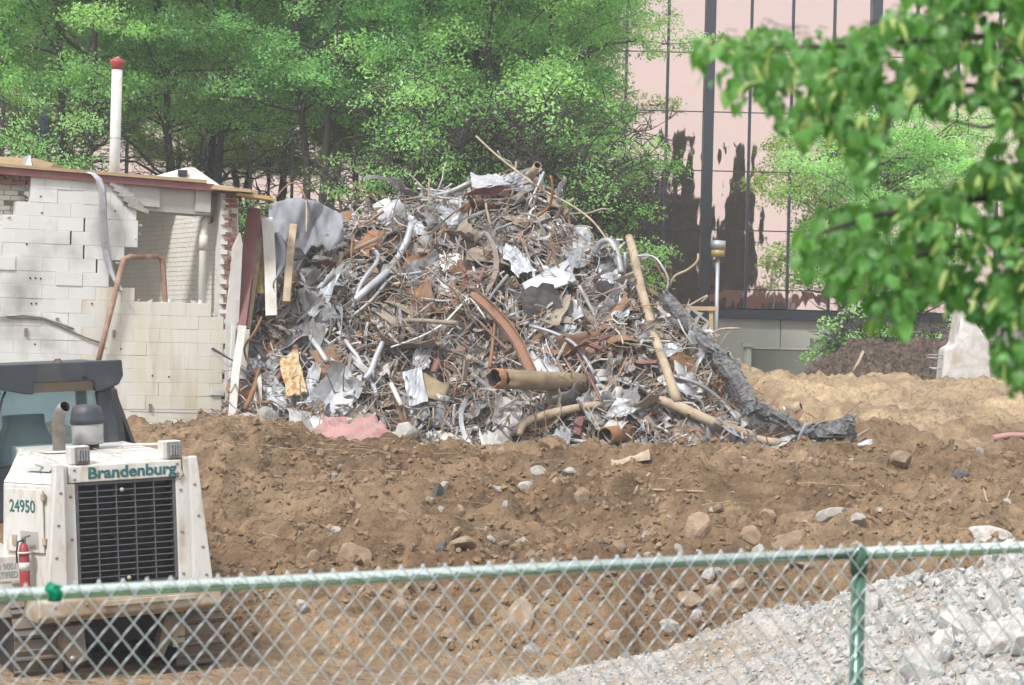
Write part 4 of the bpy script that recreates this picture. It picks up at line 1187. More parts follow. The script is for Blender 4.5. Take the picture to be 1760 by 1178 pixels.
for s_ in (-1, 1):
    for z_ in (1.08, 1.35, 1.65, 1.95): bolt(s_ * (0.74 - 0.1 * (z_ - 1.0)), -0.1, z_)
    for z_ in (1.1, 1.5, 1.9): bolt(s_ * 0.53, -0.021, z_)
for x_ in (-0.49, 0.5): bolt(x_, -0.03, 2.15); bolt(x_, -0.03, 2.06)
for x_ in (-0.75, -0.45, 0.0, 0.45, 0.72): bolt(x_, -0.161, 0.9)
part(MB().box(-0.005, 0.005, 0.12, 2.2, 2.2575, 2.263).box(-0.55, 0.55, 1.1, 1.11, 2.2375, 2.2475), 'hood_seam', 'm_dirty')
for z_ in (1.44, 1.86): cheek(0.12, 0.17, z_, z_ + 0.06, 0.003, 0.03, 'door_hinge', 'm_dirty')
part(MB().box(-1.29, -0.8, 0.612, 0.6195, 1.075, 1.085), 'lid_seam', 'm_dirty')
for x_ in (-1.2, -0.92): part(MB().box(x_ - 0.05, x_ + 0.05, 0.6, 0.6185, 1.055, 1.075), 'box_hinge', 'm_dirty')
part(MB().tube([(0.5, 0.02, 2.19), (0.52, -0.02, 2.12), (0.55, -0.035, 2.05), (0.51, -0.04, 2.0)], 0.012, 6), 'latch_strap', 'm_dirty')
# work lamps
def work_lamp(x):
    b = part(MB().box(x - 0.1, x + 0.09, 0.0, 0.16, 2.195, 2.365), 'work_lamp', 'm_white', bevel=0.012)
    part(MB().box(x - 0.055, x + 0.085, -0.025, -0.001, 2.2, 2.36), 'bezel', 'm_steel', b, 0.008)
    part(MB().box(x - 0.035, x + 0.065, -0.04, -0.026, 2.225, 2.335), 'lens', 'lens', b, 0.015)
    for i in range(3):
        part(MB().box(x - 0.035 + 0.1 * (i + 1) / 4 - 0.002, x - 0.035 + 0.1 * (i + 1) / 4 + 0.002, -0.045, -0.041, 2.225, 2.335), 'lens_guard', 'm_black', b)
work_lamp(-0.42); work_lamp(0.47)
# exhaust, pre-cleaner
part(MB().pipe([(-0.36, 1.05, 2.2), (-0.36, 1.05, 2.52), (-0.36, 1.03, 2.6), (-0.345, 0.98, 2.66), (-0.32, 0.9, 2.7)], 0.062, 0.054, 18, 0, 1), 'exhaust_pipe', [M['m_steel'], M['m_black']])
part(MB().lathe([(0.16, 0), (0.16, 0.015)], 16, c=(-0.36, 1.05, 2.25)), 'exhaust_flange', 'm_white')
pc = part(MB().lathe([(0.15, 2.3), (0.155, 2.34), (0.158, 2.52), (0.15, 2.53)], 24, c=(-0.02, 1.25, 0)), 'precleaner_bowl', 'smoke_cup')
part(MB().lathe([(0.165, 2.5), (0.168, 2.54), (0.16, 2.56), (0.155, 2.6), (0.14, 2.66), (0.1, 2.69), (0.02, 2.695)], 24, c=(-0.02, 1.25, 0)), 'precleaner_cap', 'm_grey', pc)
part(MB().lathe([(0.11, 2.2), (0.11, 2.3)], 16, c=(-0.02, 1.25, 0)), 'intake_stack', 'm_black')
part(MB().tube([(0.2, 0.8, 2.27), (0.2, 0.8, 2.3), (0.55, 0.62, 2.3), (0.55, 0.62, 2.25)], 0.012, 8), 'grab_handle', 'm_white')
_before = set(dz.children)
# cab
CY = 1.95
cab = part(MB().box(-0.66, 0.66, CY + 0.02, CY + 1.3, 1.5, 2.06), 'cab_base', 'm_grey', bevel=0.02)
def post(p0, p1, sx_, sy_, nm='cab_post', m='m_grey'):
    p0, p1 = Vector(p0), Vector(p1)
    part(MB().obox((p0 + p1) / 2, (sx_, 0, 0), (0, sy_, 0), (p1 - p0) / 2), nm, m, bevel=0.012)
post((-0.62, CY + 0.05, 1.9), (-0.6, CY + 0.1, 2.98), 0.055, 0.06)
post((0.64, CY + 0.05, 2.0), (0.55, CY + 0.1, 2.98), 0.075, 0.06)
post((-0.62, CY + 1.2, 1.9), (-0.6, CY + 1.15, 2.98), 0.05, 0.06)
post((0.62, CY + 1.2, 1.9), (0.6, CY + 1.15, 2.98), 0.05, 0.06)
part(MB().add([(-0.56, CY + 0.06, 2.0), (0.6, CY + 0.06, 2.0), (0.5, CY + 0.1, 2.9), (-0.54, CY + 0.1, 2.9), (-0.56, CY + 0.07, 2.0), (0.6, CY + 0.07, 2.0), (0.5, CY + 0.11, 2.9), (-0.54, CY + 0.11, 2.9)], [(0, 1, 2, 3), (7, 6, 5, 4), (0, 4, 5, 1), (2, 6, 7, 3), (1, 5, 6, 2), (0, 3, 7, 4)]), 'windscreen', 'cab_glass')
part(MB().box(-0.55, 0.55, CY + 1.19, CY + 1.2, 2.06, 2.9), 'rear_window', 'cab_glass')
part(MB().box(-0.63, -0.62, CY + 0.12, CY + 1.12, 2.06, 2.9), 'side_window', 'cab_glass')
part(MB().box(0.62, 0.63, CY + 0.12, CY + 1.12, 2.06, 2.9), 'side_window', 'cab_glass')
# side screen box and outer roll bar on the right
part(MB().hexa([(0.56, CY - 0.02, 2.08), (0.82, CY + 0.12, 2.08), (0.82, CY + 0.2, 2.08), (0.56, CY + 0.1, 2.08), (0.47, CY - 0.02, 2.78), (0.72, CY + 0.12, 2.8), (0.72, CY + 0.2, 2.8), (0.47, CY + 0.1, 2.78)]), 'side_screen', 'm_grey', bevel=0.015)
part(MB().tube([(0.72, CY + 0.6, 2.95), (0.98, CY + 0.5, 2.1)], 0.05, 4, smooth=False), 'roll_bar', 'm_black')
# roof with chamfered visor
rf = part(MB().prism([(-0.8, 2.87), (-0.62, 2.87), (-0.26, 2.79), (-0.2, 2.79), (-0.2, 2.9), (0.42, 2.9), (0.44, 2.79), (0.5, 2.79), (0.68, 2.85), (0.73, 2.94), (0.72, 3.1), (-0.8, 3.1)], CY - 0.1, CY + 0.02), 'roof_visor', 'm_grey', bevel=0.012)
part(MB().box(-0.78, 0.7, CY + 0.021, CY + 1.4, 2.93, 3.08), 'cab_roof', 'm_grey', rf, 0.02)
part(MB().add([(-0.2, CY - 0.08, 2.9), (0.42, CY - 0.08, 2.9), (0.44, CY + 0.0, 2.8), (-0.22, CY + 0.0, 2.8)], [(0, 3, 2, 1)]), 'visor_mesh', 'm_track', rf)
for i in range(7):
    f = i / 6
    part(MB().box(-0.66 + 0.4 * f - 0.02, -0.66 + 0.4 * f + 0.01, CY - 0.05, CY + 0.0, 2.91 - 0.08 * f - 0.015, 2.91 - 0.08 * f + 0.01), 'vent_slat', 'm_bar', rf)
part(MB().lathe([(0.022, 0), (0.022, 0.01)], 12), 'visor_hole', 'm_black', rf).matrix_local = Matrix.Translation((0.32, CY - 0.101, 2.95)) @ Matrix.Rotation(R(90), 4, 'X')
part(MB().tube([(0.1, CY + 0.3, 3.08), (0.13, CY + 0.3, 3.12), (0.18, CY + 0.3, 3.12), (0.2, CY + 0.3, 3.08)], 0.01, 6), 'lifting_eye', 'rust', rf)
part(MB().tube([(-0.6, CY + 0.02, 2.35), (-0.5, CY, 2.75), (-0.46, CY, 2.83)], 0.012, 6), 'wiper_arm', 'm_grey')
part(MB().tube([(-0.55, CY + 0.02, 2.08), (0.0, CY + 0.02, 2.1)], 0.012, 6), 'wiper', 'm_black')
# seats seen through the glass
def seatback(x, w, zt):
    f = lambda a, b: (x + (a - 0.5) * w * (0.75 + 0.5 * math.sin(PI * min(1, b * 1.1 + 0.1))), CY + 0.62 + 0.12 * b + 0.05 * math.cos(PI * (a - 0.5)), 1.85 + (zt - 1.85) * b)
    return part(MB().grid(f, 8, 8, thick=0.1), 'seat_back', 'seat_blue')
seatback(-0.1, 0.5, 2.55); seatback(-0.62, 0.28, 2.45)
for o_ in dz.children:
    if o_ not in _before: o_.location.x -= 0.2
# tracks
def track(xc, w):
    y0, y1, r = 0.82, 3.0, 0.5
    loop = []
    n = 12
    for i in range(n + 1): loop.append((y0 - r * math.sin(PI * i / n), r + r * math.cos(PI * i / n), ))
    L1 = y1 - y0
    for i in range(1, 12): loop.append((y0 + L1 * i / 12, 0.0))
    for i in range(n + 1): loop.append((y1 + r * math.sin(PI * i / n), r - r * math.cos(PI * i / n)))
    for i in range(1, 12): loop.append((y1 - L1 * i / 12, 2 * r))
    tr = part(MB().prismx([(y, 0.06 + z * 0.88) for y, z in loop], xc - w * 0.36, xc + w * 0.36), 'track', 'm_black')
    sh = MB().box(-w / 2, w / 2, -0.1, 0.1, -0.012, 0.012).prismx([(-0.1, 0.0), (-0.085, 0.055), (-0.065, 0.055), (-0.05, 0.0)], -w / 2, w / 2).prismx([(-0.012, 0.0), (-0.006, 0.035), (0.006, 0.035), (0.012, 0.0)], -w / 2, w / 2).mesh('track_shoe', M['m_track'])
    # even spacing along the loop
    pts = [Vector((0, y, z)) for y, z in loop]; pts.append(pts[0])
    segs = [(pts[i + 1] - pts[i]).length for i in range(len(pts) - 1)]; tot = sum(segs)
    ns = int(tot / 0.205)
    for k in range(ns):
        s_ = tot * k / ns; i = 0
        while s_ > segs[i]: s_ -= segs[i]; i += 1
        t_ = (pts[i + 1] - pts[i]).normalized(); p_ = pts[i] + t_ * s_
        ang = math.atan2(t_.z, t_.y)
        link('track_shoe', sh, tr, (xc, p_.y, p_.z), (ang + PI, 0, 0))
    for yy in (y0, 1.3, 2.1, y1):
        part(MB().tube([(xc - w * 0.3, yy, 0.32), (xc + w * 0.3, yy, 0.32)], 0.16, 14), 'roller', 'm_track', tr)
track(-0.8, 0.46); track(0.78, 0.46)
# fire extinguisher strapped to the front left corner
fe = thing('fire_extinguisher', 'red fire extinguisher with white band strapped to the loader', 'extinguisher')
fe.matrix_world = Matrix.LocRotScale(dz.location, dz.rotation_euler.to_quaternion(), None) @ Matrix.Translation((-0.9, 0.36, 0.98))
part(MB().lathe([(0.045, 0.0), (0.05, 0.02), (0.05, 0.4), (0.038, 0.46), (0.02, 0.48)], 18), 'cylinder', 'red_paint', fe)
part(MB().lathe([(0.0515, 0.22), (0.0515, 0.3)], 18), 'label_band', 'white_paint', fe)
part(MB().lathe([(0.052, -0.06), (0.052, 0.015)], 18), 'foot_ring', 'white_paint', fe)
part(MB().lathe([(0.075, 0.385), (0.075, 0.4)], 18), 'bracket_ring', 'white_paint', fe)
part(MB().box(-0.02, 0.02, -0.02, 0.02, 0.48, 0.53).obox((0.02, -0.03, 0.54), (0.02, -0.05, 0.012), (0.01, 0.004, 0), (0, 0, 0.008)), 'valve', 'm_steel', fe)
part(MB().tube([(0, -0.02, 0.51), (-0.06, -0.03, 0.5), (-0.075, -0.02, 0.4), (-0.07, -0.01, 0.3)], 0.009, 6), 'hose', 'm_black', fe)
# ------------------------------------------------------------------ scrap heap: underlying form
SIL = [(385, 760), (405, 640), (425, 520), (455, 440), (500, 405), (590, 392), (640, 366), (700, 356), (800, 330), (860, 316), (915, 312), (950, 362), (1010, 412), (1050, 445), (1100, 495), (1160, 540), (1210, 605), (1260, 662), (1310, 718), (1370, 755), (1480, 770)]
HX, HZ, HYR = [], [], []
HF = 34.5
for (px_, py_) in SIL:
    Yr = 37.0
    for _ in range(6):
        p = P(px_, py_, Yr); Hh = max(0.05, p.z - PAD); Yr = HF + max(0.5, Hh * 0.95)
    HX.append(p.x); HZ.append(Hh); HYR.append(Yr)
HX, HZ, HYR = np.array(HX), np.array(HZ), np.array(HYR)
o_ = np.argsort(HX); HX, HZ, HYR = HX[o_], HZ[o_], HYR[o_]
def heap(X, Y):
    X = np.asarray(X, float); Y = np.asarray(Y, float)
    H = np.interp(X, HX, HZ); Yr = np.interp(X, HX, HYR)
    s = (Y - HF) / (Yr - HF)
    f = np.where(s < 1, np.sign(s) * np.abs(np.clip(s, 0, 1)) ** 0.85, 1 - (np.clip(s, 1, 9) - 1) * 0.9)
    b = 0.5 * fbm(X * 1.15, Y * 1.15, 201, 3) * np.clip(H, 0, 1) * np.clip(s * 2.5, 0, 1) * np.clip((1.12 - s) * 5, 0.15, 1)
    z = PAD - 0.12 + (H + 0.12) * np.clip(f, -0.05, 1) + b * np.clip(s * 3, 0, 1)
    return np.where((s > 2.2), PAD - 0.4, z)
def hz(x, y): return float(heap(np.array([x]), np.array([y]))[0])
def surfY(px, py):
    Ys = np.linspace(33.6, 42, 400)
    d = FWD + RT * ((px - 880.0) / FPX) + UP * (-(py - 589.0) / FPX)
    X = d.x / d.y * Ys; Z = EYE + d.z / d.y * Ys
    hh = np.maximum(heap(X, Ys), terrain(X, Ys, False)[0])
    k = np.nonzero(Z < hh)[0]
    lim = float(np.interp(d.x / d.y * 36.3, HX, HYR))
    return min(float(Ys[k[0]]) if len(k) else 38.0, max(lim, HF))
def S(px, py, off=0.08):
    return P(px, py, surfY(px, py) - off - (0.12 if off > 0.05 else 0))
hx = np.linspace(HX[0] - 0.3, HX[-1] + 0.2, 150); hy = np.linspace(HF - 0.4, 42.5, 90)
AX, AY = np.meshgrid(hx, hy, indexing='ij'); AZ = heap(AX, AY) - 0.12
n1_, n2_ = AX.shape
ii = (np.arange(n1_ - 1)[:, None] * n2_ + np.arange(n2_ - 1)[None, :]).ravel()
shaded_core = link('packed_rubble', np_mesh('packed_rubble', np.stack([AX.ravel(), AY.ravel(), AZ.ravel()], 1), np.stack([ii, ii + n2_, ii + n2_ + 1, ii + 1], 1), M['shaded_core'], smooth=True))
tag(shaded_core, 'packed rubble inside the scrap heap, coloured dark for shaded gaps', 'rubble', kind='stuff')

# --- piece variants (local, about unit sized)
rs = random.Random(5)
def v_pipe(r, L, bend, n=8, k=7):
    pts = []; d = Vector((1, 0, 0)); p = Vector((-L / 2, 0, 0))
    kink = rs.randint(2, k - 2)
    for i in range(k + 1):
        pts.append(p.copy())
        d = (d + Vector((0, rs.uniform(-bend, bend), rs.uniform(-bend, bend) * 0.6))).normalized()
        if i == kink: d = (d + Vector((0, rs.uniform(-3, 3) * bend, rs.uniform(-2, 2) * bend))).normalized()
        p = p + d * L / k
    return MB().tube(pts, r, n)
def v_cable(r, L, n=5, k=16, curl=0.55):
    pts = []; p = Vector((0, 0, 0)); an = rs.uniform(0, 6); w = rs.uniform(-curl, curl); el = 0
    for i in range(k + 1):
        pts.append(p.copy())
        an += w + rs.uniform(-curl, curl) * 0.8; el = el * 0.6 + rs.uniform(-0.35, 0.35)
        if rs.random() < 0.2: w = rs.uniform(-curl, curl)
        p = p + Vector((math.cos(an), math.sin(an), el)) * L / k
    c = sum(pts, Vector()) / len(pts)
    return MB().tube([q - c for q in pts], r, n)
def v_sheet(w, h, crumple, n=7, fold=0.5):
    ph = [rs.uniform(0, 6) for _ in range(6)]; fx = rs.uniform(-fold, fold); fy = rs.uniform(-fold, fold); cx = rs.uniform(0.3, 0.7); jag = rs.uniform(0.02, 0.12)
    def fn(a, b):
        x = (a - 0.5) * w; y = (b - 0.5) * h
        z = crumple * (math.sin(5 * a + ph[0]) * math.cos(4 * b + ph[1]) + 0.6 * math.sin(9 * a * b + ph[2]) + 0.5 * abs(math.sin(7 * (a + b) + ph[3]))) + max(0, a - cx) * fx * 2 * w + max(0, b - cx) * fy * 2 * h
        if a in (0, 1) or b in (0, 1): x += jag * w * rs.uniform(-1, 1); y += jag * h * rs.uniform(-1, 1)
        return (x, y, z)
    return MB().grid(fn, n, n, smooth=rs.random() < 0.4, thick=0.006)
def v_strip(L, w, tw, k=9):
    pts = []; a0 = rs.uniform(0, 6); b1 = rs.uniform(-0.5, 0.5); b2 = rs.uniform(-0.3, 0.3)
    def fn(a, b):
        t = tw * a + a0
        x = (a - 0.5) * L; yo = b1 * L * (a - 0.5) ** 2 * 2; zo = b2 * L * math.sin(PI * a) + 0.02 * math.sin(9 * a)
        return (x, yo + (b - 0.5) * w * math.cos(t), zo + (b - 0.5) * w * math.sin(t))
    m = MB(); m.grid(fn, k, 2, smooth=False, thick=0.006); return m
def v_angle(L, s, kink):
    k = 5; pts = [(L * (i / k - 0.5), kink * L * (max(0, i - 2) / k) ** 1.5, 0.3 * kink * L * math.sin(i)) for i in range(k + 1)]
    t = 0.012
    if rs.random() < 0.5: prof = [(0, 0), (s, 0), (s, t), (t, t), (t, s), (0, s)]
    else: prof = [(-s, -s * .6), (s, -s * .6), (s, -s * .6 + t), (t / 2, -s * .6 + t), (t / 2, s * .6 - t), (s, s * .6 - t), (s, s * .6), (-s, s * .6), (-s, s * .6 - t), (-t / 2, s * .6 - t), (-t / 2, -s * .6 + t), (-s, -s * .6 + t)]
    return MB().section(pts, prof)
def v_board(L, w, t):
    j = [rs.uniform(-0.06, 0.06) for _ in range(4)]
    return MB().hexa([(-L / 2 + j[0], -w / 2, -t / 2), (L / 2 + j[1], -w / 2, -t / 2), (L / 2 + j[2], w / 2, -t / 2), (-L / 2 + j[3], w / 2, -t / 2),
                      (-L / 2 + j[1], -w / 2, t / 2), (L / 2 + j[0], -w / 2, t / 2), (L / 2 - j[2], w / 2, t / 2), (-L / 2 + j[3], w / 2, t / 2)])
def v_rock(npt=14, sx=1.0, sy=0.85, sz=0.65, seed=None):
    q = random.Random(seed if seed is not None else rs.random())
    bm = bmesh.new()
    for _ in range(npt):
        v = Vector((q.gauss(0, 1), q.gauss(0, 1), q.gauss(0, 1))).normalized() * q.uniform(0.41, 0.5)
        bm.verts.new((v.x * sx, v.y * sy, v.z * sz))
    r = bmesh.ops.convex_hull(bm, input=bm.verts[:])
    bmesh.ops.delete(bm, geom=[e for e in r['geom_interior'] if isinstance(e, bmesh.types.BMVert)], context='VERTS')
    bmesh.ops.triangulate(bm, faces=bm.faces[:])
    bm.verts.ensure_lookup_table()
    for i, v in enumerate(bm.verts): v.index = i
    m = MB(); m.add([tuple(v.co) for v in bm.verts], [tuple(v.index for v in f.verts) for f in bm.faces], 0, False)
    bm.free(); return m

def frame_at(x, y):
    e = 0.12
    zx = (hz(x + e, y) - hz(x - e, y)) / (2 * e); zy = (hz(x, y + e) - hz(x, y - e)) / (2 * e)
    n = Vector((-zx, -zy, 1)).normalized()
    return n
def to_px(p):
    d = Vector(p) - Vector((0, 0, EYE)); f = d.dot(FWD)
    return 880 + FPX * d.dot(RT) / f, 589 - FPX * d.dot(UP) / f
CLEAR = [(820, 628, 1025, 682), (893, 446, 994, 515), (806, 500, 925, 645), (540, 700, 690, 770), (472, 600, 532, 690), (1022, 735, 1092, 772), (848, 418, 925, 478), (690, 630, 775, 700), (600, 385, 712, 520), (1070, 420, 1175, 700)]
def heap_point(lo=0.0, hi=1.02, lowbias=False, clear=0.0):
    while True:
        r_ = _heap_point(lo, hi, lowbias)
        if clear:
            a, b = to_px(r_)
            if any(x0 < a < x1 and y0 < b < y1 for x0, y0, x1, y1 in CLEAR) and rs.random() < clear: continue
        return r_
def _heap_point(lo=0.0, hi=1.02, lowbias=False):
    while True:
        x = rs.uniform(HX[0] + 0.12, HX[-1] - 0.15)
        H = float(np.interp(x, HX, HZ)); Yr = float(np.interp(x, HX, HYR))
        if rs.random() < (0.25 + H / 4.3):
            s = rs.uniform(lo, hi)
            if lowbias: s = s * s
            y = HF + (Yr - HF) * s
            return x, y, hz(x, y)
def place_rot(n, tilt=0.35):
    nn = (n + Vector((rs.gauss(0, tilt), rs.gauss(0, tilt), rs.gauss(0, tilt)))).normalized()
    q = nn.to_track_quat('Z', 'Y')
    return (q @ Quaternion((0, 0, 1), rs.uniform(0, 2 * PI)))

ZONES = [((-9, 0.62), 'high on the left shoulder of the heap'), ((0.62, 9), None)]
def zone(x, z):
    h = (z - PAD)
    row = 'low' if h < 0.9 else ('mid' if h < 2.2 else 'high')
    if x < -3.0: c = 0
    elif x < -1.6: c = 1
    elif x < 0.0: c = 2
    elif x < 1.6: c = 3
    else: c = 4
    return {('low', 0): 'by the foot of the building corner', ('low', 1): 'near the stained yellow panel', ('low', 2): 'just above the pink membrane', ('low', 3): 'around the large tan pipe', ('low', 4): 'at the right foot of the heap',
            ('mid', 0): 'beside the white standing channel', ('mid', 1): 'in the left middle of the heap', ('mid', 2): 'left of the bent rusty channel', ('mid', 3): 'around the aluminium panel', ('mid', 4): 'by the leaning tree limb',
            ('high', 0): 'under the grey tarp', ('high', 1): 'beside the tarp on the left shoulder', ('high', 2): 'below the left of the peak', ('high', 3): 'right under the peak', ('high', 4): 'high on the right flank'}[(row, c)]
PCOL = {'galvanised': (0.53, 0.56, 0.6), 'pale grey': (0.58, 0.58, 0.575), 'dark grey': (0.3, 0.3, 0.31), 'dull brown': (0.37, 0.31, 0.25), 'rusty': (0.3, 0.17, 0.1), 'white': (0.62, 0.61, 0.59), 'maroon': (0.29, 0.14, 0.13), 'tan': (0.46, 0.38, 0.28)}
PM = {}
for k_, c_ in PCOL.items():
    PM[k_] = mat('scrap_' + k_.replace(' ', '_'), c_, tuple(x * 0.72 for x in c_), rough=0.5 if k_ in ('galvanised', 'pale grey', 'white') else 0.85, metal=0.2 if k_ == 'galvanised' else 0.0, scale=5, bump=0.006, bscale=12, rnd=0.16, dirt=(0.24, 0.17, 0.12), dscale=4, damt=0.5)
KINDS = {
    'bent_pipe': ([v_pipe(rs.uniform(0.018, 0.04), rs.uniform(0.9, 2.0), rs.uniform(0.04, 0.22)) for _ in range(9)], ('galvanised', 'pale grey', 'dark grey', 'dull brown', 'galvanised'), 46, 'bent {} metal pipe', 'pipe', 0.08, 0.3),
    'cable_loop': ([v_cable(rs.uniform(0.011, 0.018), rs.uniform(1.2, 2.6)) for _ in range(10)], ('dull brown', 'rusty', 'dark grey', 'tan', 'pale grey'), 80, 'thin {} cable curling loose', 'cable', 0.08, 0.4),
    'crumpled_sheet': ([v_sheet(rs.uniform(0.35, 0.95), rs.uniform(0.25, 0.6), rs.uniform(0.02, 0.06)) for _ in range(14)], ('galvanised', 'pale grey', 'dark grey', 'dark grey', 'dull brown', 'galvanised', 'rusty', 'dull brown', 'white'), 200, 'crumpled {} sheet of metal', 'sheet', 0.16, 0.5),
    'metal_strip': ([v_strip(rs.uniform(0.6, 1.6), rs.uniform(0.06, 0.14), rs.uniform(-2, 2)) for _ in range(9)], ('galvanised', 'pale grey', 'dull brown', 'white', 'dark grey'), 95, 'twisted flat {} strip', 'strip', 0.1, 0.4),
    'angle_bar': ([v_angle(rs.uniform(0.6, 1.5), rs.uniform(0.04, 0.07), rs.uniform(-0.3, 0.3)) for _ in range(8)], ('rusty', 'maroon', 'dull brown'), 55, '{} steel angle bar', 'bar', 0.08, 0.4),
    'broken_board': ([v_board(rs.uniform(0.5, 1.2), rs.uniform(0.08, 0.16), 0.03) for _ in range(6)], ('tan', 'dull brown'), 24, 'broken {} wooden board', 'board', 0.08, 0.35),
}
for nm, (vars_, cols_, cnt, lab, cat, off, tilt) in KINDS.items():
    mes = {}
    for i in range(cnt):
        x, y, z = heap_point(clear=0.8)
        n = frame_at(x, y)
        ck_ = cols_[rs.randrange(len(cols_))]; vi = i % len(vars_)
        if (vi, ck_) not in mes: mes[(vi, ck_)] = vars_[vi].mesh(nm, PM[ck_])
        o = link(nm, mes[(vi, ck_)], None, Vector((x, y, z)) + n * rs.uniform(-0.02, off))
        o.rotation_mode = 'QUATERNION'; o.rotation_quaternion = place_rot(n, tilt)
        sc = rs.uniform(0.7, 1.15); o.scale = (sc, sc, sc)
        zn = zone(x, z)
        tag(o, lab.format(ck_) + ' ' + zn, cat, lab.format(ck_) + 's ' + zn)

# --- the uncountable rest of the tangle, one object
def to_np(mb):
    V = np.array(mb.V); T = []
    for f in mb.F:
        for i in range(1, len(f) - 1): T.append((f[0], f[i], f[i + 1]))
    return V, np.array(T)
def quat_mat(q): return np.array(q.to_matrix())
LIGHT = 1.04
pal_w = [(0.33, 0.27, 0.21), (0.26, 0.21, 0.17), (0.42, 0.39, 0.35), (0.2, 0.16, 0.13), (0.36, 0.2, 0.11), (0.5, 0.48, 0.45), (0.3, 0.24, 0.19), (0.38, 0.33, 0.27)]
pal_s = [(0.5, 0.51, 0.53), (0.6, 0.6, 0.6), (0.4, 0.38, 0.35), (0.33, 0.31, 0.29), (0.65, 0.64, 0.62), (0.3, 0.2, 0.14), (0.24, 0.22, 0.21), (0.46, 0.41, 0.35), (0.38, 0.25, 0.17)]
tiny = []
for _ in range(14): tiny.append((to_np(v_cable(rs.uniform(0.006, 0.012), rs.uniform(0.7, 2.0), 4, 11)), 'w', 1250 // 14))
for _ in range(8): tiny.append((to_np(v_pipe(rs.uniform(0.01, 0.024), rs.uniform(0.35, 1.0), 0.12, 5, 5)), 's', 700 // 8))
for _ in range(10): tiny.append((to_np(v_sheet(rs.uniform(0.12, 0.3), rs.uniform(0.1, 0.22), 0.025, 3)), 's', 900 // 10))
for _ in range(8): tiny.append((to_np(v_strip(rs.uniform(0.25, 0.8), rs.uniform(0.025, 0.06), rs.uniform(-2, 2), 5)), 's', 1000 // 8))
for _ in range(8): tiny.append((to_np(v_rock(9, 1, 0.7, 0.5)), 'r', 900 // 8))
tv, tf, tc_ = [], [], []; nb = 0
for (V, T), kd, cnt in tiny:
    for _ in range(cnt):
        x, y, z = heap_point(0.0, 1.0, lowbias=(kd == 'r'), clear=0.45)
        n = frame_at(x, y)
        q = quat_mat(place_rot(n, 0.5))
        sc = rs.uniform(0.7, 1.2) if kd != 'r' else rs.uniform(0.06, 0.2)
        p = np.array(Vector((x, y, z)) + n * rs.uniform(-0.06, 0.05 if kd != 'w' else 0.09))
        tv.append(V @ q.T * sc + p); tf.append(T + nb); nb += len(V)
        c0 = np.array(rs.choice(pal_w if kd == 'w' else pal_s)) * rs.uniform(0.8, 1.15) * LIGHT
        if kd == 'w' and x > 2.2 and z < PAD + 1.1 and rs.random() < 0.6: c0 = np.array((0.36, 0.17, 0.08)) * rs.uniform(0.8, 1.2)
        if kd == 'r': c0 = np.array((0.5, 0.47, 0.43)) * rs.uniform(0.7, 1.15)
        tc_.append(np.tile(c0, (len(V), 1)))
tangle = link('scrap_tangle', np_mesh('scrap_tangle', np.concatenate(tv), np.concatenate(tf), M['scrap'], cols=np.concatenate(tc_)))
tag(tangle, 'dense tangle of wire, strips and torn metal covering the scrap heap', 'scrap', kind='stuff')

# --- pieces one can point at
def path_obj(name, pts, r, m, lab, cat, n=10, off=0.1, squash=1.0, group=None):
    w = []
    for q in pts: w.append(S(q[0], q[1], q[2] if len(q) > 2 else off))
    # smooth the line a little
    c = []
    for i in range(len(w) - 1):
        for f in (0, 0.33, 0.66):
            p0, p1, p2, p3 = w[max(0, i - 1)], w[i], w[i + 1], w[min(len(w) - 1, i + 2)]
            c.append(0.5 * ((2 * p1) + (-p0 + p2) * f + (2 * p0 - 5 * p1 + 4 * p2 - p3) * f * f + (-p0 + 3 * p1 - 3 * p2 + p3) * f ** 3))
    c.append(w[-1])
    rr = r
    if isinstance(r, (list, tuple)):
        rr = [float(np.interp(i / (len(c) - 1), np.linspace(0, 1, len(r)), r)) for i in range(len(c))]
    o = MB().tube(c, rr, n, squash=squash).build(name, M[m], None, True)
    return tag(o, lab, cat, group)
def poly_sheet(name, corners, m, lab, cat, off=0.16, crumple=0.02, n=10, thick=0.008, group=None, jag=0.0, seed=1):
    q = random.Random(seed)
    c = [S(a[0], a[1], a[2] if len(a) > 2 else off) for a in corners]
    ph = [q.uniform(0, 6) for _ in range(5)]
    nrm = (c[1] - c[0]).cross(c[3] - c[0]).normalized()
    def fn(a, b):
        p = c[0].lerp(c[1], a).lerp(c[3].lerp(c[2], a), b)
        d = crumple * (math.sin(6 * a + ph[0]) * math.cos(5 * b + ph[1]) + 0.7 * abs(math.sin(8 * (a - b) + ph[2])) + 0.5 * abs(math.sin(11 * (a + 0.6 * b) + ph[3])))
        if jag and (a in (0, 1) or b in (0, 1)): p = p + Vector((q.uniform(-jag, jag), 0, q.uniform(-jag, jag)))
        return p + nrm * d
    o = MB().grid(fn, n, n, smooth=crumple < 0.012, thick=thick).build(name, M[m], None, True)
    return tag(o, lab, cat, group)

# big pipes
a_, b_ = S(852, 651, 1.2), S(1016, 659, 0.1)
big = thing('large_pipe', 'large tan iron pipe lying across the lower middle of the heap', 'pipe', (a_ + b_) / 2)
dd = (b_ - a_)
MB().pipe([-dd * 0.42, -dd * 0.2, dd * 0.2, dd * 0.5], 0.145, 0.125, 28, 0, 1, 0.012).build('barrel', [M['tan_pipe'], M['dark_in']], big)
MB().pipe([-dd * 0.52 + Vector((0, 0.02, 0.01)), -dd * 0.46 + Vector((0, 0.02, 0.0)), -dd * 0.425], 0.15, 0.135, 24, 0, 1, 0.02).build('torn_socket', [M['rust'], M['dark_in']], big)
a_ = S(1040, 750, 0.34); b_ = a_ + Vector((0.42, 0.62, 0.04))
o = MB().pipe([a_, a_.lerp(b_, 0.5), b_], 0.135, 0.118, 26, 0, 1).build('rusted_pipe', [M['rust'], M['dark_in']], None, True)
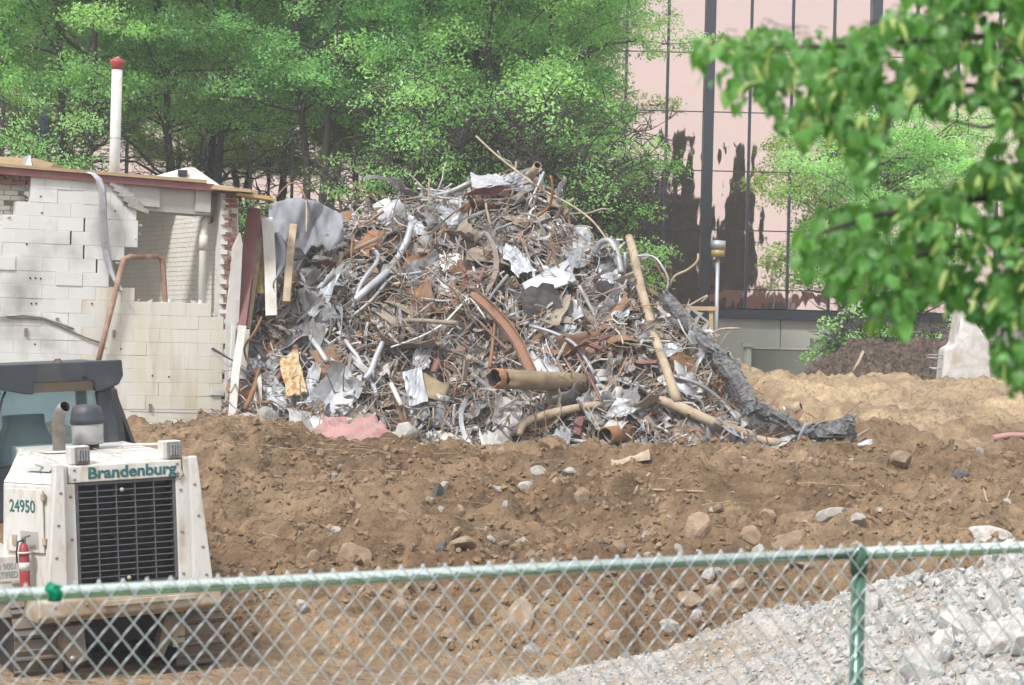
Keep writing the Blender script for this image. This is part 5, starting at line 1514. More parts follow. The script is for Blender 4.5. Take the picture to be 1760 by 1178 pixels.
tag(o, 'short rusted pipe with black open mouth at the foot of the heap', 'pipe')
# bent rusty channel
w = [S(*q) for q in ((812, 506, 0.22), (840, 530, 0.26), (868, 560, 0.28), (890, 592, 0.26), (902, 620, 0.2), (912, 640, 0.14))]
o = MB().section(w, [(-0.085, 0), (0.085, 0), (0.085, 0.06), (0.073, 0.06), (0.073, 0.012), (-0.073, 0.012), (-0.073, 0.06), (-0.085, 0.06)], up=(0.4, -1, 0.5)).build('bent_channel', M['channel_rust'], None, True)
tag(o, 'bent rusty orange steel channel above the large tan pipe', 'channel')
path_obj('rust_bar', [(852, 545, 0.2), (848, 580, 0.2), (842, 632, 0.18)], 0.03, 'rust_orange', 'thin orange rusty bar standing beside the bent channel', 'bar', 4)
# pale tree limbs
path_obj('bare_log', [(1081, 408, -0.1), (1090, 440, 0.1), (1100, 490, 0.2), (1116, 545, 0.25), (1131, 595, 0.28), (1147, 640, 0.28), (1165, 692, 0.22)], [0.062, 0.07, 0.075, 0.07, 0.068, 0.07, 0.08], 'bare_wood', 'long pale bare tree limb leaning on the right of the heap', 'log', 12)
path_obj('bare_log', [(1120, 683, 0.14), (1168, 700, 0.2), (1215, 722, 0.2), (1262, 738, 0.18), (1300, 749, 0.12)], [0.05, 0.085, 0.08, 0.065, 0.05], 'bare_wood', 'pale bare log lying at the right foot of the heap', 'log', 12)
path_obj('bare_log', [(893, 748, 0.14), (902, 726, 0.16), (940, 713, 0.18), (985, 703, 0.18), (1035, 694, 0.14)], [0.04, 0.065, 0.07, 0.065, 0.055], 'bare_wood', 'pale bare branch lying below the large tan pipe', 'log', 12)
path_obj('bare_log', [(1297, 752, 0.1), (1330, 760, 0.12), (1362, 760, 0.1)], [0.05, 0.06, 0.04], 'bare_wood', 'short pale log stub beyond the right foot of the heap', 'log', 10)
# charred timber
def plank(name, pts, widths, m, lab, cat, thick=0.09, seed=3):
    q = random.Random(seed)
    w = [S(p_[0], p_[1], p_[2]) for p_ in pts]
    n = 18
    def fn(a, b):
        f = a * (len(w) - 1); i = min(int(f), len(w) - 2); f -= i
        c = w[i].lerp(w[i + 1], f); t = (w[i + 1] - w[i]).normalized()
        wd = widths[i] * (1 - f) + widths[i + 1] * f
        side = t.cross(Vector((0, -1, 0.35))).normalized()
        out = Vector((0, -1, 0.4)).normalized()
        return c + side * (b - 0.5) * wd + out * (0.05 * math.sin(b * 7 + a * 5) + 0.045 * math.sin(b * 31 + 3 * math.sin(a * 6)) + 0.01 * q.uniform(-1, 1)) + t * (0.03 * q.uniform(-1, 1)) + side * (0.05 * q.uniform(-1, 1) * (b in (0, 1)))
    o = MB().grid(fn, n, 12, smooth=False, thick=thick).build(name, M[m], None, True)
    return tag(o, lab, cat)
plank('charred_timber', [(1140, 512, 0.3), (1185, 560, 0.42), (1225, 598, 0.45), (1252, 625, 0.5), (1275, 665, 0.5), (1298, 708, 0.4)], [0.06, 0.11, 0.14, 0.12, 0.13, 0.1], 'char', 'long charred grey timber slumping down the right of the heap', 'timber')
plank('charred_timber', [(1300, 708, 0.3), (1345, 725, 0.32), (1385, 742, 0.32), (1420, 742, 0.34), (1468, 736, 0.32)], [0.12, 0.17, 0.14, 0.19, 0.23], 'char', 'charred dark timber lying on the sand right of the heap', 'timber', 0.1, 8)
# plates and sheets
poly_sheet('metal_tray', [(897, 488), (976, 448), (991, 484), (909, 513)], 'alu', 'flat pale aluminium panel in the upper middle of the heap', 'panel', 0.26, 0.004, 6, 0.02)
poly_sheet('foil_sheet', [(852, 420), (890, 424), (922, 462), (888, 474)], 'foil', 'crumpled silver foil sheet left of the aluminium panel', 'sheet', 0.2, 0.04, 9, jag=0.03, seed=4)
poly_sheet('foil_sheet', [(1052, 542), (1066, 506), (1090, 530), (1070, 545)], 'foil', 'small crumpled silver foil beside the leaning tree limb', 'sheet', 0.22, 0.045, 8, jag=0.03, seed=5)
poly_sheet('foil_sheet', [(1091, 552), (1112, 550), (1122, 580), (1094, 598)], 'foil', 'pale foil flap hanging by the middle of the leaning tree limb', 'sheet', 0.16, 0.02, 7, jag=0.02, seed=6)
poly_sheet('foil_sheet', [(1134, 583), (1150, 588), (1182, 602), (1140, 614)], 'foil', 'triangular silver foil right of the leaning tree limb', 'sheet', 0.18, 0.02, 7, jag=0.02, seed=7)
poly_sheet('grey_sheet', [(1026, 440), (1066, 442), (1076, 494), (1034, 486)], 'galv', 'draped pale grey sheet near the top of the leaning tree limb', 'sheet', 0.16, 0.03, 9, jag=0.03, seed=9)
poly_sheet('grey_sheet', [(970, 430), (1002, 425), (1010, 455), (980, 462)], 'tarp', 'dark grey sheet right above the aluminium panel', 'sheet', 0.14, 0.03, 8, jag=0.02, seed=10)
poly_sheet('peak_sheet', [(808, 296, -0.3), (858, 302, -0.2), (878, 316, 0.1), (812, 322, 0.1)], 'galv', 'bent grey roofing sheet at the peak of the heap', 'sheet', 0.1, 0.03, 9, 0.01, seed=11)
poly_sheet('peak_sheet', [(856, 305, -0.2), (912, 288, -0.4), (916, 332, 0.05), (868, 326, 0.1)], 'galv', 'raised grey sheet flap beside the tan pipe end at the peak', 'sheet', 0.1, 0.03, 9, 0.01, seed=12)
poly_sheet('red_plate', [(792, 336, 0.1), (845, 318, 0.08), (880, 324, 0.08), (872, 338, 0.14)], 'maroon', 'curved red plate just under the peak sheets', 'plate', 0.1, 0.02, 8, 0.01, seed=13)
poly_sheet('rust_sheet', [(592, 430), (640, 392), (664, 398), (634, 440)], 'rust_orange', 'rusty orange sheet on the upper left of the heap', 'sheet', 0.18, 0.035, 9, jag=0.03, seed=14)
poly_sheet('pink_membrane', [(538, 764, 0.3), (552, 716, 0.25), (642, 706, 0.25), (684, 748, 0.35)], 'pink', 'crumpled pink membrane at the foot of the heap', 'membrane', 0.3, 0.07, 14, jag=0.05, seed=15)
poly_sheet('stained_panel', [(479, 620), (510, 604), (528, 676), (494, 684)], 'yellow_rust', 'yellow rust stained panel standing in the lower left of the heap', 'panel', 0.2, 0.012, 8, 0.04, jag=0.015, seed=16)
poly_sheet('curled_duct', [(692, 640), (724, 630), (736, 690), (704, 698)], 'galv', 'curled grey metal panel right above the pink membrane', 'panel', 0.24, 0.02, 8, 0.012, seed=17)
poly_sheet('brown_panel', [(726, 640), (772, 664), (762, 690), (732, 684)], 'tan_pipe', 'flat brown panel beside the curled grey panel', 'panel', 0.18, 0.006, 6, 0.012, seed=18)
poly_sheet('white_board', [(640, 352, 0.0), (668, 342, 0.0), (680, 364, 0.1), (650, 366, 0.1)], 'white_paint', 'white torn board on the left shoulder of the heap', 'board', 0.1, 0.01, 5, 0.02, jag=0.02, seed=19)
poly_sheet('foil_sheet', [(700, 364), (722, 380), (740, 400), (706, 404)], 'foil', 'crumpled blue grey foil below the left shoulder of the heap', 'sheet', 0.16, 0.04, 8, jag=0.03, seed=20)
poly_sheet('foil_sheet', [(715, 600), (745, 588), (738, 632), (712, 636)], 'galv', 'curved silver duct piece above the curled grey panel', 'duct', 0.2, 0.04, 8, jag=0.02, seed=21)
poly_sheet('foil_sheet', [(422, 615), (446, 610), (442, 640), (424, 642)], 'foil', 'crumpled foil beside the corner of the block building', 'sheet', 0.3, 0.04, 8, jag=0.02, seed=22)
poly_sheet('grey_sheet', [(1040, 715), (1060, 685), (1120, 690), (1075, 715)], 'galv', 'bent grey plate above the short rusted pipe', 'plate', 0.2, 0.025, 8, jag=0.02, seed=23)
poly_sheet('tan_sheet', [(748, 438), (785, 434), (796, 458), (760, 462)], 'white_paint', 'crumpled cream sheet in the upper middle of the heap', 'sheet', 0.18, 0.04, 8, jag=0.03, seed=24)
# conduits and bars
path_obj('grey_conduit', [(707, 386), (700, 412), (684, 442), (662, 470), (630, 498), (606, 520)], 0.058, 'galv', 'thick curved grey conduit on the upper left of the heap', 'conduit', 12, 0.24)
path_obj('grey_conduit', [(640, 428), (650, 438), (645, 455), (622, 485), (606, 530)], 0.034, 'galv', 'thin hooked grey conduit left of the thick conduit', 'conduit', 10, 0.24)
path_obj('grey_conduit', [(604, 545), (640, 515), (672, 478), (700, 472), (725, 468)], 0.026, 'galv', 'thin bent grey conduit below the thick conduit', 'conduit', 10, 0.2)
path_obj('grey_conduit', [(740, 338, 0.0), (775, 330, 0.0), (808, 314, 0.0)], 0.045, 'galv', 'grey pipe rising to the peak sheets', 'conduit', 10)
path_obj('grey_conduit', [(910, 560), (950, 572), (985, 590), (1008, 620), (1030, 660)], 0.03, 'galv', 'grey conduit arching above the large tan pipe', 'conduit', 10, 0.2)
path_obj('grey_conduit', [(1150, 645), (1200, 660), (1240, 690), (1270, 725)], 0.034, 'galv', 'grey conduit sagging inside the charred timber', 'conduit', 10, 0.18)
path_obj('grey_conduit', [(660, 585), (648, 610), (636, 640), (626, 652)], 0.045, 'galv', 'short straight grey conduit in the lower left of the heap', 'conduit', 10, 0.2)
path_obj('white_strip', [(672, 597), (720, 580), (760, 558), (788, 530), (808, 514), (834, 548)], 0.032, 'white_paint', 'long bent white strip left of the bent channel', 'strip', 5, 0.24, 0.5)
path_obj('white_strip', [(538, 545), (530, 572), (548, 600), (562, 622)], 0.05, 'galv', 'twisted pale ribbon strip in the left of the heap', 'strip', 5, 0.22, 0.3)
path_obj('maroon_bar', [(842, 432), (832, 462), (822, 484)], 0.045, 'maroon_dull', 'short maroon bar above the bent channel', 'bar', 4, 0.22)
path_obj('maroon_bar', [(992, 608), (1012, 645), (1034, 690)], 0.032, 'maroon_dull', 'maroon flat bar crossing the end of the large tan pipe', 'bar', 4, 0.34, 0.35)
path_obj('maroon_bar', [(826, 555), (850, 580), (876, 604)], 0.055, 'maroon_dull', 'maroon bar tucked behind the bent channel', 'bar', 4, 0.2, 0.4)
path_obj('maroon_bar', [(745, 640), (752, 618)], 0.06, 'maroon_dull', 'short maroon plate left of the large tan pipe', 'bar', 4, 0.22, 0.4)
path_obj('maroon_bar', [(470, 660), (500, 615), (512, 580)], 0.07, 'maroon_dull', 'maroon beam behind the stained panel', 'bar', 4, 0.12, 0.5)
path_obj('copper_pipe', [(420, 705), (437, 668), (444, 636)], 0.035, 'rust', 'copper brown pipe leaning near the building corner', 'pipe', 10, 0.3)
path_obj('white_pipe', [(672, 660), (690, 698)], 0.036, 'pvc', 'short white plastic pipe above the pink membrane', 'pipe', 10, 0.26)
# pipe end at the peak
a_ = P(913, 302, 37.6); b_ = P(924, 284, 37.3)
o = MB().pipe([a_, b_], 0.065, 0.055, 16, 0, 1).build('pipe_end', [M['bare_wood'], M['dark_in']], None, True)
tag(o, 'stub of tan pipe pointing up at the very peak of the heap', 'pipe')
# rods and wires against the trees
def free_wire(pts, r, m, lab, name='loose_rod', cat='rod'):
    w = [P(*q) for q in pts]; c = []
    for i in range(len(w) - 1):
        for f in (0, 0.25, 0.5, 0.75):
            p0, p1, p2, p3 = w[max(0, i - 1)], w[i], w[i + 1], w[min(len(w) - 1, i + 2)]
            c.append(0.5 * ((2 * p1) + (-p0 + p2) * f + (2 * p0 - 5 * p1 + 4 * p2 - p3) * f * f + (-p0 + 3 * p1 - 3 * p2 + p3) * f ** 3))
    c.append(w[-1])
    o = MB().tube(c, r, 7).build(name, M[m], None, True); tag(o, lab, cat, 'loose rods and wires of the heap')
free_wire([(818, 234, 38.5), (850, 264, 38.3), (885, 292, 38.0), (930, 325, 37.6), (980, 352, 37.3), (1018, 380, 37.0), (1046, 416, 36.8), (1058, 432, 36.6)], 0.017, 'bare_wood', 'long tan rod arcing over the peak down to the right')
free_wire([(924, 372, 37.4), (944, 355, 37.3), (950, 325, 37.2), (946, 302, 37.2)], 0.022, 'rust', 'brown hooked rod standing right of the peak')
free_wire([(1150, 494, 36.4), (1160, 475, 36.3), (1182, 464, 36.3), (1198, 450, 36.2), (1200, 436, 36.2)], 0.02, 'bare_wood', 'curved tan wire ending beside the lamp post')
free_wire([(1095, 440, 36.4), (1122, 441, 36.4), (1138, 458, 36.3), (1148, 480, 36.3), (1146, 498, 36.3)], 0.016, 'galv', 'grey wire bowing right from the leaning tree limb')
free_wire([(1124, 445, 36.4), (1136, 470, 36.4), (1150, 490, 36.4)], 0.014, 'rust_orange', 'orange wire beside the bowing grey wire')
free_wire([(1022, 436, 37.0), (1034, 416, 36.9), (1050, 416, 36.8), (1062, 440, 36.7), (1068, 470, 36.6)], 0.05, 'galv', 'pale bent pipe hoop left of the leaning tree limb', 'pipe_hoop', 'pipe')
free_wire([(474, 340, 37.0), (490, 322, 37.0), (504, 315, 37.0), (516, 322, 36.9), (526, 344, 36.8)], 0.014, 'rust_orange', 'orange wire loop above the grey tarp')
free_wire([(526, 344, 36.8), (527, 370, 36.6), (526, 400, 36.3)], 0.012, 'bare_wood', 'thin tan wire hanging over the grey tarp')
free_wire([(738, 352, 37.5), (737, 330, 37.5), (738, 306, 37.5)], 0.016, 'bare_wood', 'short tan rod upright on the left shoulder')
free_wire([(1205, 520, 36.0), (1216, 508, 36.0), (1180, 528, 36.0)], 0.014, 'bare_wood', 'small bent wire left of the wooden barrier')
free_wire([(1210, 580, 35.8), (1240, 566, 35.7), (1272, 565, 35.6)], 0.016, 'bare_wood', 'tan rod pointing right past the lamp post foot')
free_wire([(430, 630, 35.0), (420, 600, 35.0), (438, 570, 35.1), (450, 545, 35.2)], 0.018, 'rust', 'brown wire bow beside the maroon column')
# left edge: columns, tarp, boards
w = [P(438, 362, 35.9), P(412, 562, 35.3)]
col = MB().section(w, [(-0.1, -0.1), (0.1, -0.1), (0.1, -0.085), (0.01, -0.085), (0.01, 0.085), (0.1, 0.085), (0.1, 0.1), (-0.1, 0.1), (-0.1, 0.085), (-0.01, 0.085), (-0.01, -0.085), (-0.1, -0.085)], up=(0, -1, 0)).build('steel_column', M['maroon'], None, True)
tag(col, 'maroon steel column leaning against the torn building corner', 'column')
o = MB().section([P(452, 372, 35.95), P(425, 565, 35.45)], [(-0.05, -0.03), (0.05, -0.03), (0.05, 0.03), (-0.05, 0.03)], up=(0, -1, 0)).build('leaning_board', M['bare_wood'], None, True)
tag(o, 'pale board leaning just right of the maroon column', 'board')
o = MB().section([P(459, 374, 35.85), P(464, 455, 35.6), P(466, 542, 35.4)], [(-0.085, 0), (0.085, 0), (0.085, 0.1), (0.07, 0.1), (0.07, 0.015), (-0.07, 0.015), (-0.07, 0.1), (-0.085, 0.1)], up=(0, 1, 0)).build('white_column', M['white_paint'], None, True)
tag(o, 'white metal channel standing between maroon column and heap', 'channel')
o = MB().grid(lambda a, b: P(452 - 8 * b + (a - 0.5) * (14 - 6 * b) + 3 * math.sin(14 * b), 395 + 110 * b, 36.1 - 0.4 * b + 0.05 * math.sin(9 * a + 5 * b)), 5, 14, smooth=False, thick=0.04).build('insulation_strip', M['yellow_foam'], None, True)
tag(o, 'torn yellow insulation hanging behind the maroon column', 'insulation')
def tarp_fn(a, b):
    px_ = 462 + 128 * a; top = 352 - 14 * math.sin(PI * min(1, a * 1.05)) + 22 * a * a * 0.8
    bot = 408 + 22 * math.sin(PI * a * 0.9) + 7 * math.sin(17 * a) + 5 * math.sin(41 * a)
    return P(px_, top + (bot - top) * b, 36.95 - 0.2 * b + 0.1 * math.sin(9 * a + 4 * b) + 0.05 * math.sin(19 * a - 5 * b) + 0.03 * math.sin(37 * a + 9 * b))
o = MB().grid(tarp_fn, 26, 14, smooth=True, thick=0.01).build('grey_tarp', M['tarp'], None, True)
tag(o, 'grey tarp draped between the building corner and the heap', 'tarp')
o = MB().grid(lambda a, b: P(470 + 26 * a * math.sin(PI * min(1, b + 0.1)) , 400 + 95 * b, 36.0 - 0.5 * b + 0.05 * math.sin(7 * a)), 6, 10, thick=0.01).build('tarp_flap', M['tarp'], None, True)
tag(o, 'dark tarp flap hanging beside the white channel', 'tarp')
o = MB().section([P(504, 388, 36.1), P(498, 440, 35.8), P(492, 520, 35.5)], [(-0.06, -0.05), (0.06, -0.05), (0.05, 0.05), (-0.06, 0.05)], up=(0, -1, 0)).build('wood_post', M['bare_wood'], None, True)
tag(o, 'splintered upright wooden post under the grey tarp', 'post')
o = MB().section([P(397, 742, 34.7), P(405, 640, 34.85), P(417, 560, 35.0)], [(-0.06, -0.02), (0.06, -0.02), (0.06, 0.02), (-0.06, 0.02)], up=(0, -1, 0)).build('leaning_board', M['white_paint'], None, True)
tag(o, 'white board leaning on the lower building corner', 'board')
# dark backing material in the shaded gap beside the building
# hollow block on the right flank
hb_ = thing('hollow_block', 'grey hollow concrete block balanced on the right flank of the heap', 'block', S(1193, 552, 0.1), 0.3)
MB().box(-0.2, 0.2, -0.1, -0.06, -0.1, 0.1).box(-0.2, 0.2, 0.06, 0.1, -0.1, 0.1).box(-0.2, -0.16, -0.059, 0.059, -0.1, 0.1).box(-0.02, 0.02, -0.059, 0.059, -0.1, 0.1).box(0.16, 0.2, -0.059, 0.059, -0.1, 0.1).build('shell', M['concrete_chunk'], hb_).rotation_euler = (R(70), R(35), 0)

# ------------------------------------------------------------------ rocks
def rock_obj(name, p, size, m, lab, cat, group=None, seed=0, sq=(1, 0.85, 0.7)):
    bm = bmesh.new(); bmesh.ops.create_icosphere(bm, subdivisions=3, radius=0.5)
    q = random.Random(seed)
    planes = [(Vector((q.gauss(0, 1), q.gauss(0, 1), q.gauss(0, 1))).normalized(), q.uniform(0.3, 0.44)) for _ in range(11)]
    for v in bm.verts:
        for n, d in planes:
            e = v.co.dot(n) - d
            if e > 0: v.co -= n * e
        v.co += Vector((q.gauss(0, 1), q.gauss(0, 1), q.gauss(0, 1))) * 0.006
        v.co = Vector((v.co.x * sq[0], v.co.y * sq[1], v.co.z * sq[2]))
    me = bpy.data.meshes.new(name); bm.to_mesh(me); bm.free()
    me.materials.append(M[m])
    o = link(name, me, None, p, (q.uniform(-.5, .5), q.uniform(-.5, .5), q.uniform(0, 6)))
    o.scale = (size,) * 3
    return tag(o, lab, cat, group)
def T(px, py):     # a point of the open ground
    Ys = np.linspace(13, 47, 1400)
    d = FWD + RT * ((px - 880.0) / FPX) + UP * (-(py - 589.0) / FPX)
    X = d.x / d.y * Ys; Z = EYE + d.z / d.y * Ys
    k = np.nonzero(Z < terrain(X, Ys)[0])[0]
    return P(px, py, float(Ys[k[0]]) if len(k) else 34.0)
ROCKS = [  # px, py, width in px, material, label, shape
    (605, 962, 62, 'stone_brown', 'broad flat tan rock just above the fence rail left of centre', (1.1, 0.7, 0.9)),
    (1198, 912, 56, 'stone_brown', 'large upright brown rock above the fence rail right of centre', (0.75, 0.7, 1.1)),
    (1291, 922, 42, 'stone_brown', 'rounded tan rock right of the large upright brown rock', (1.1, 0.8, 0.85)),
    (753, 848, 40, 'char', 'dark slate slab standing in the middle of the dirt bank', (0.6, 0.3, 1.0)),
    (792, 936, 54, 'stone_brown', 'flat tan slab in the bank above the fence rail', (1.2, 0.8, 0.5)),
    (760, 943, 34, 'char', 'black lump tucked under the flat tan slab', (1.0, 0.7, 0.5)),
    (924, 812, 30, 'concrete_chunk', 'pale angular rock near the crest of the bank', (1.1, 0.8, 0.7)),
    (980, 816, 34, 'concrete_chunk', 'pale flat rock right of the angular one near the crest', (1.2, 0.8, 0.6)),
    (905, 838, 28, 'concrete_chunk', 'pale triangular rock a little below the crest', (1.1, 0.7, 0.7)),
    (860, 842, 36, 'concrete_chunk', 'low pale rock left of the triangular one on the bank', (1.3, 0.7, 0.4)),
    (1000, 855, 34, 'stone_brown', 'rounded brown rock below the crest right of centre', (0.9, 0.8, 0.9)),
    (1320, 890, 36, 'stone_brown', 'blocky brown rock behind the rounded tan rock', (1, 0.8, 0.9)),
    (1430, 885, 44, 'concrete_chunk', 'pale pointed slab in the bank left of the fence post', (1.2, 0.6, 0.7)),
    (1472, 892, 34, 'concrete_chunk', 'pale square slab in the bank above the fence post', (1.1, 0.6, 0.7)),
    (1355, 928, 50, 'stone_brown', 'flat layered rock close above the rail left of the post', (1.4, 0.8, 0.45)),
    (1238, 876, 26, 'stone_brown', 'small blocky rock above the large upright rock', (1, 0.8, 0.8)),
    (1062, 940, 32, 'stone_brown', 'grey tan rock just above the rail at centre', (1, 0.8, 0.8)),
    (895, 1072, 66, 'stone_brown', 'tall smooth brown slab behind the mesh at centre', (0.75, 0.6, 1.2)),
    (1055, 1096, 34, 'stone_brown', 'rounded brown rock on the edge of the white gravel', (1, 0.85, 0.8)),
    (1150, 1080, 36, 'concrete_chunk', 'pale rounded rock on the edge of the white gravel', (1, 0.85, 0.85)),
    (1197, 1062, 34, 'concrete_chunk', 'grey white rock where dirt meets the white gravel', (1.1, 0.85, 0.8)),
    (1225, 1022, 34, 'stone_brown', 'brown cobble in the row under the rail near the post', (1, 0.9, 0.9)),
    (1188, 1035, 40, 'stone_brown', 'larger brown cobble left in the row under the rail', (1.2, 0.9, 0.8)),
    (1270, 1010, 36, 'stone_brown', 'dark brown cobble right in the row under the rail', (1, 0.9, 0.8)),
    (1380, 975, 46, 'stone_brown', 'brown slab half buried at the top edge of the gravel', (1.4, 0.8, 0.6)),
    (912, 1122, 40, 'concrete_chunk', 'pale block at the foot of the bank behind the mesh', (0.9, 0.8, 1)),
    (516, 1045, 32, 'concrete_chunk', 'pale stone behind the mesh left of centre', (1, 0.8, 0.9)),
    (1545, 792, 44, 'stone_brown', 'tan stone lump at the top of the bank on the right', (1.1, 0.8, 0.6)),
    (1645, 818, 34, 'char', 'dark grey lump on the right of the bank', (1.2, 0.8, 0.6)),
    (945, 768, 44, 'clod', 'round brown earth lump at the foot of the heap', (1, 0.8, 0.8)),
    (415, 728, 46, 'concrete_chunk', 'pale concrete boulder against the building corner', (1, 0.9, 0.85)),
    (447, 733, 44, 'concrete_chunk', 'pale concrete boulder second from the building corner', (1, 0.9, 0.9)),
    (460, 715, 34, 'concrete_chunk', 'grey concrete boulder behind the pair by the building corner', (1, 0.8, 0.9)),
    (697, 741, 46, 'concrete_chunk', 'rounded pale boulder right of the pink membrane', (1.1, 0.9, 0.75)),
    (628, 762, 34, 'concrete_chunk', 'small pale boulder in front of the pink membrane', (1, 0.9, 0.8)),
    (315, 745, 46, 'concrete_chunk', 'white plaster lump below the stained block wall', (1.3, 0.8, 0.8)),
    (360, 750, 26, 'concrete_chunk', 'small white lump below the stained block wall near the corner', (1, 0.8, 0.8)),
    (1495, 1050, 58, 'stone_white', 'long white boulder right of the fence post', (1.4, 0.8, 0.8)),
    (1700, 925, 60, 'stone_white', 'pinkish white boulder at the top of the gravel heap', (1.4, 0.8, 0.6)),
]
for i, (px_, py_, wpx, m, lab, sq) in enumerate(ROCKS):
    p = T(px_, py_)
    if py_ < 775 and m == 'concrete_chunk': p = P(px_, py_, 34.35)
    sz = wpx * p.y / FPX * 1.15
    rock_obj('rock', p, sz, m, lab, 'rock', 'named rocks of the site', 300 + i, sq)
# countable smaller stones
rv = [v_rock(26, seed=400 + i) for i in range(10)]
def z_bank(x, y, s_):
    sz_ = 'small' if s_ < 0.11 else ('medium' if s_ < 0.17 else 'big')
    c_ = 'beside the white loader' if x / y < -0.08 else ('left of the tall smooth slab' if x / y < 0.0 else ('under the middle of the heap' if x / y < 0.07 else ('left of the fence post' if x / y < 0.14 else 'right of the fence post')))
    r_ = 'low' if y < 26.5 else ('halfway up' if y < 29.8 else 'near the crest')
    return sz_ + ', ' + r_ + ' ' + c_
def z_gravel(x, y, s_):
    sz_ = 'small' if s_ < 0.12 else ('medium' if s_ < 0.2 else 'large')
    c_ = 'at its thin left tail' if x / y < 0.08 else ('left of the fence post' if x / y < 0.148 else 'right of the fence post')
    r_ = 'nearest the fence' if y < 16.5 else ('halfway back' if y < 19.5 else 'along its far edge')
    return sz_ + ', ' + c_ + ' ' + r_
def z_foot(x, y, s_):
    return ('small' if s_ < 0.13 else 'large') + ', ' + zone(x, PAD)
def scatter(name, m, count, region, size, lab, cat, group, zfun, sink=0.25):
    mes = [v.mesh(name, M[m]) for v in rv]
    k = 0; tries = 0
    while k < count and tries < count * 30:
        tries += 1
        x, y, ok, s = region()
        if not ok: continue
        sz = s * size()
        o = link(name, mes[k % 10], None, (x, y, tz(x, y) + sz * (0.4 - sink)), (rs.uniform(0, 6), rs.uniform(0, 6), rs.uniform(0, 6)), (sz, sz * rs.uniform(0.7, 1), sz * rs.uniform(0.6, 1)))
        zn = zfun(x, y, sz); tag(o, lab + ' ' + zn, cat, group + ' ' + zn); k += 1
def reg_bank():
    y = rs.uniform(24.2, 33); x = rs.uniform(-0.13, 0.215) * y
    gm = float(terrain(np.array([x]), np.array([y]), False)[1][0])
    return x, y, gm < 0.3, 1.0
scatter('bank_stone', 'stone_brown', 190, reg_bank, lambda: rs.choice((0.07, 0.09, 0.12, 0.16, 0.2)) * rs.uniform(0.8, 1.2), 'tan stone on the dirt bank,', 'stone', 'tan stones on the dirt bank,', z_bank)
def reg_mid():
    y = rs.uniform(25.5, 32.8); x = rs.uniform(-0.08, 0.215) * y
    return x, y, float(terrain(np.array([x]), np.array([y]), False)[1][0]) < 0.3, 1.0
scatter('pale_stone', 'concrete_chunk', 70, reg_mid, lambda: rs.choice((0.09, 0.12, 0.16, 0.22)) * rs.uniform(0.8, 1.2), 'pale stone in the bank,', 'stone', 'pale stones sunk in the bank,', z_bank, 0.35)
def reg_gravel():
    y = rs.uniform(13.8, 22.6); x = rs.uniform(0.0, 0.225) * y
    gm = float(terrain(np.array([x]), np.array([y]), False)[1][0])
    return x, y, gm > 0.6, (0.4 + 1.1 * sst(0.1, 0.2, x / y) * (1.15 - 0.5 * sst(15, 21, y)))
scatter('white_stone', 'stone_white', 290, reg_gravel, lambda: rs.choice((0.1, 0.12, 0.15, 0.2, 0.24)) * rs.uniform(0.8, 1.2), 'white chunk on the gravel heap,', 'stone', 'white chunks on the gravel heap,', z_gravel)
def reg_foot():
    x = rs.uniform(HX[0] + 0.3, HX[-1] - 0.6); return x, HF - 0.15 + rs.uniform(-0.2, 0.35), True, 1.0
scatter('concrete_lump', 'concrete_chunk', 110, reg_foot, lambda: rs.choice((0.08, 0.1, 0.13, 0.18, 0.24)) * rs.uniform(0.8, 1.2), 'grey broken concrete lump,', 'rubble', 'concrete lumps at the heap foot,', z_foot)
# uncountable gravel and clods
def mass(name, m, count, region, size, lab, cat, sink=0.3):
    vs_ = [to_np(v_rock(12, seed=500 + i)) for i in range(8)]
    xs_, ys_, ss_ = [], [], []
    while len(xs_) < count:
        n = 4000
        x, y, ok, s = region(n)
        xs_ += list(x[ok]); ys_ += list(y[ok]); ss_ += list(s[ok])
    X, Y, Sc = np.array(xs_[:count]), np.array(ys_[:count]), np.array(ss_[:count])
    Z = terrain(X, Y)[0]
    sz = Sc * size(count)
    tv, tf = [], []; nb = 0
    for k in range(8):
        idx = np.arange(k, count, 8)
        V, Tt = vs_[k]
        q = RNG.normal(size=(len(idx), 4)); q /= np.linalg.norm(q, axis=1)[:, None]
        w_, x_, y_, z_ = q.T
        Rm = np.stack([1 - 2 * (y_ * y_ + z_ * z_), 2 * (x_ * y_ - z_ * w_), 2 * (x_ * z_ + y_ * w_), 2 * (x_ * y_ + z_ * w_), 1 - 2 * (x_ * x_ + z_ * z_), 2 * (y_ * z_ - x_ * w_), 2 * (x_ * z_ - y_ * w_), 2 * (y_ * z_ + x_ * w_), 1 - 2 * (x_ * x_ + y_ * y_)], 1).reshape(-1, 3, 3)
        W_ = np.einsum('nij,vj->nvi', Rm, V) * sz[idx][:, None, None]
        W_ += np.stack([X[idx], Y[idx], Z[idx] + sz[idx] * (0.4 - sink)], 1)[:, None, :]
        tv.append(W_.reshape(-1, 3)); tf.append((Tt[None] + (np.arange(len(idx)) * len(V))[:, None, None]).reshape(-1, 3) + nb); nb += len(idx) * len(V)
    o = link(name, np_mesh(name, np.concatenate(tv), np.concatenate(tf), M[m]))
    return tag(o, lab, cat, kind='stuff')
def rg(n):
    y = 13.5 + 9.3 * RNG.random(n); x = (-0.03 + 0.26 * RNG.random(n)) * y
    gm = terrain(x, y, False)[1]
    return x, y, gm > 0.45 + 0.3 * RNG.random(n), 0.6 + 0.7 * sst(0.08, 0.2, x / y)
mass('gravel', 'stone_white', 17000, rg, lambda n: 0.018 + 0.085 * RNG.random(n) ** 3, 'loose white crushed concrete gravel heaped at the right', 'gravel')
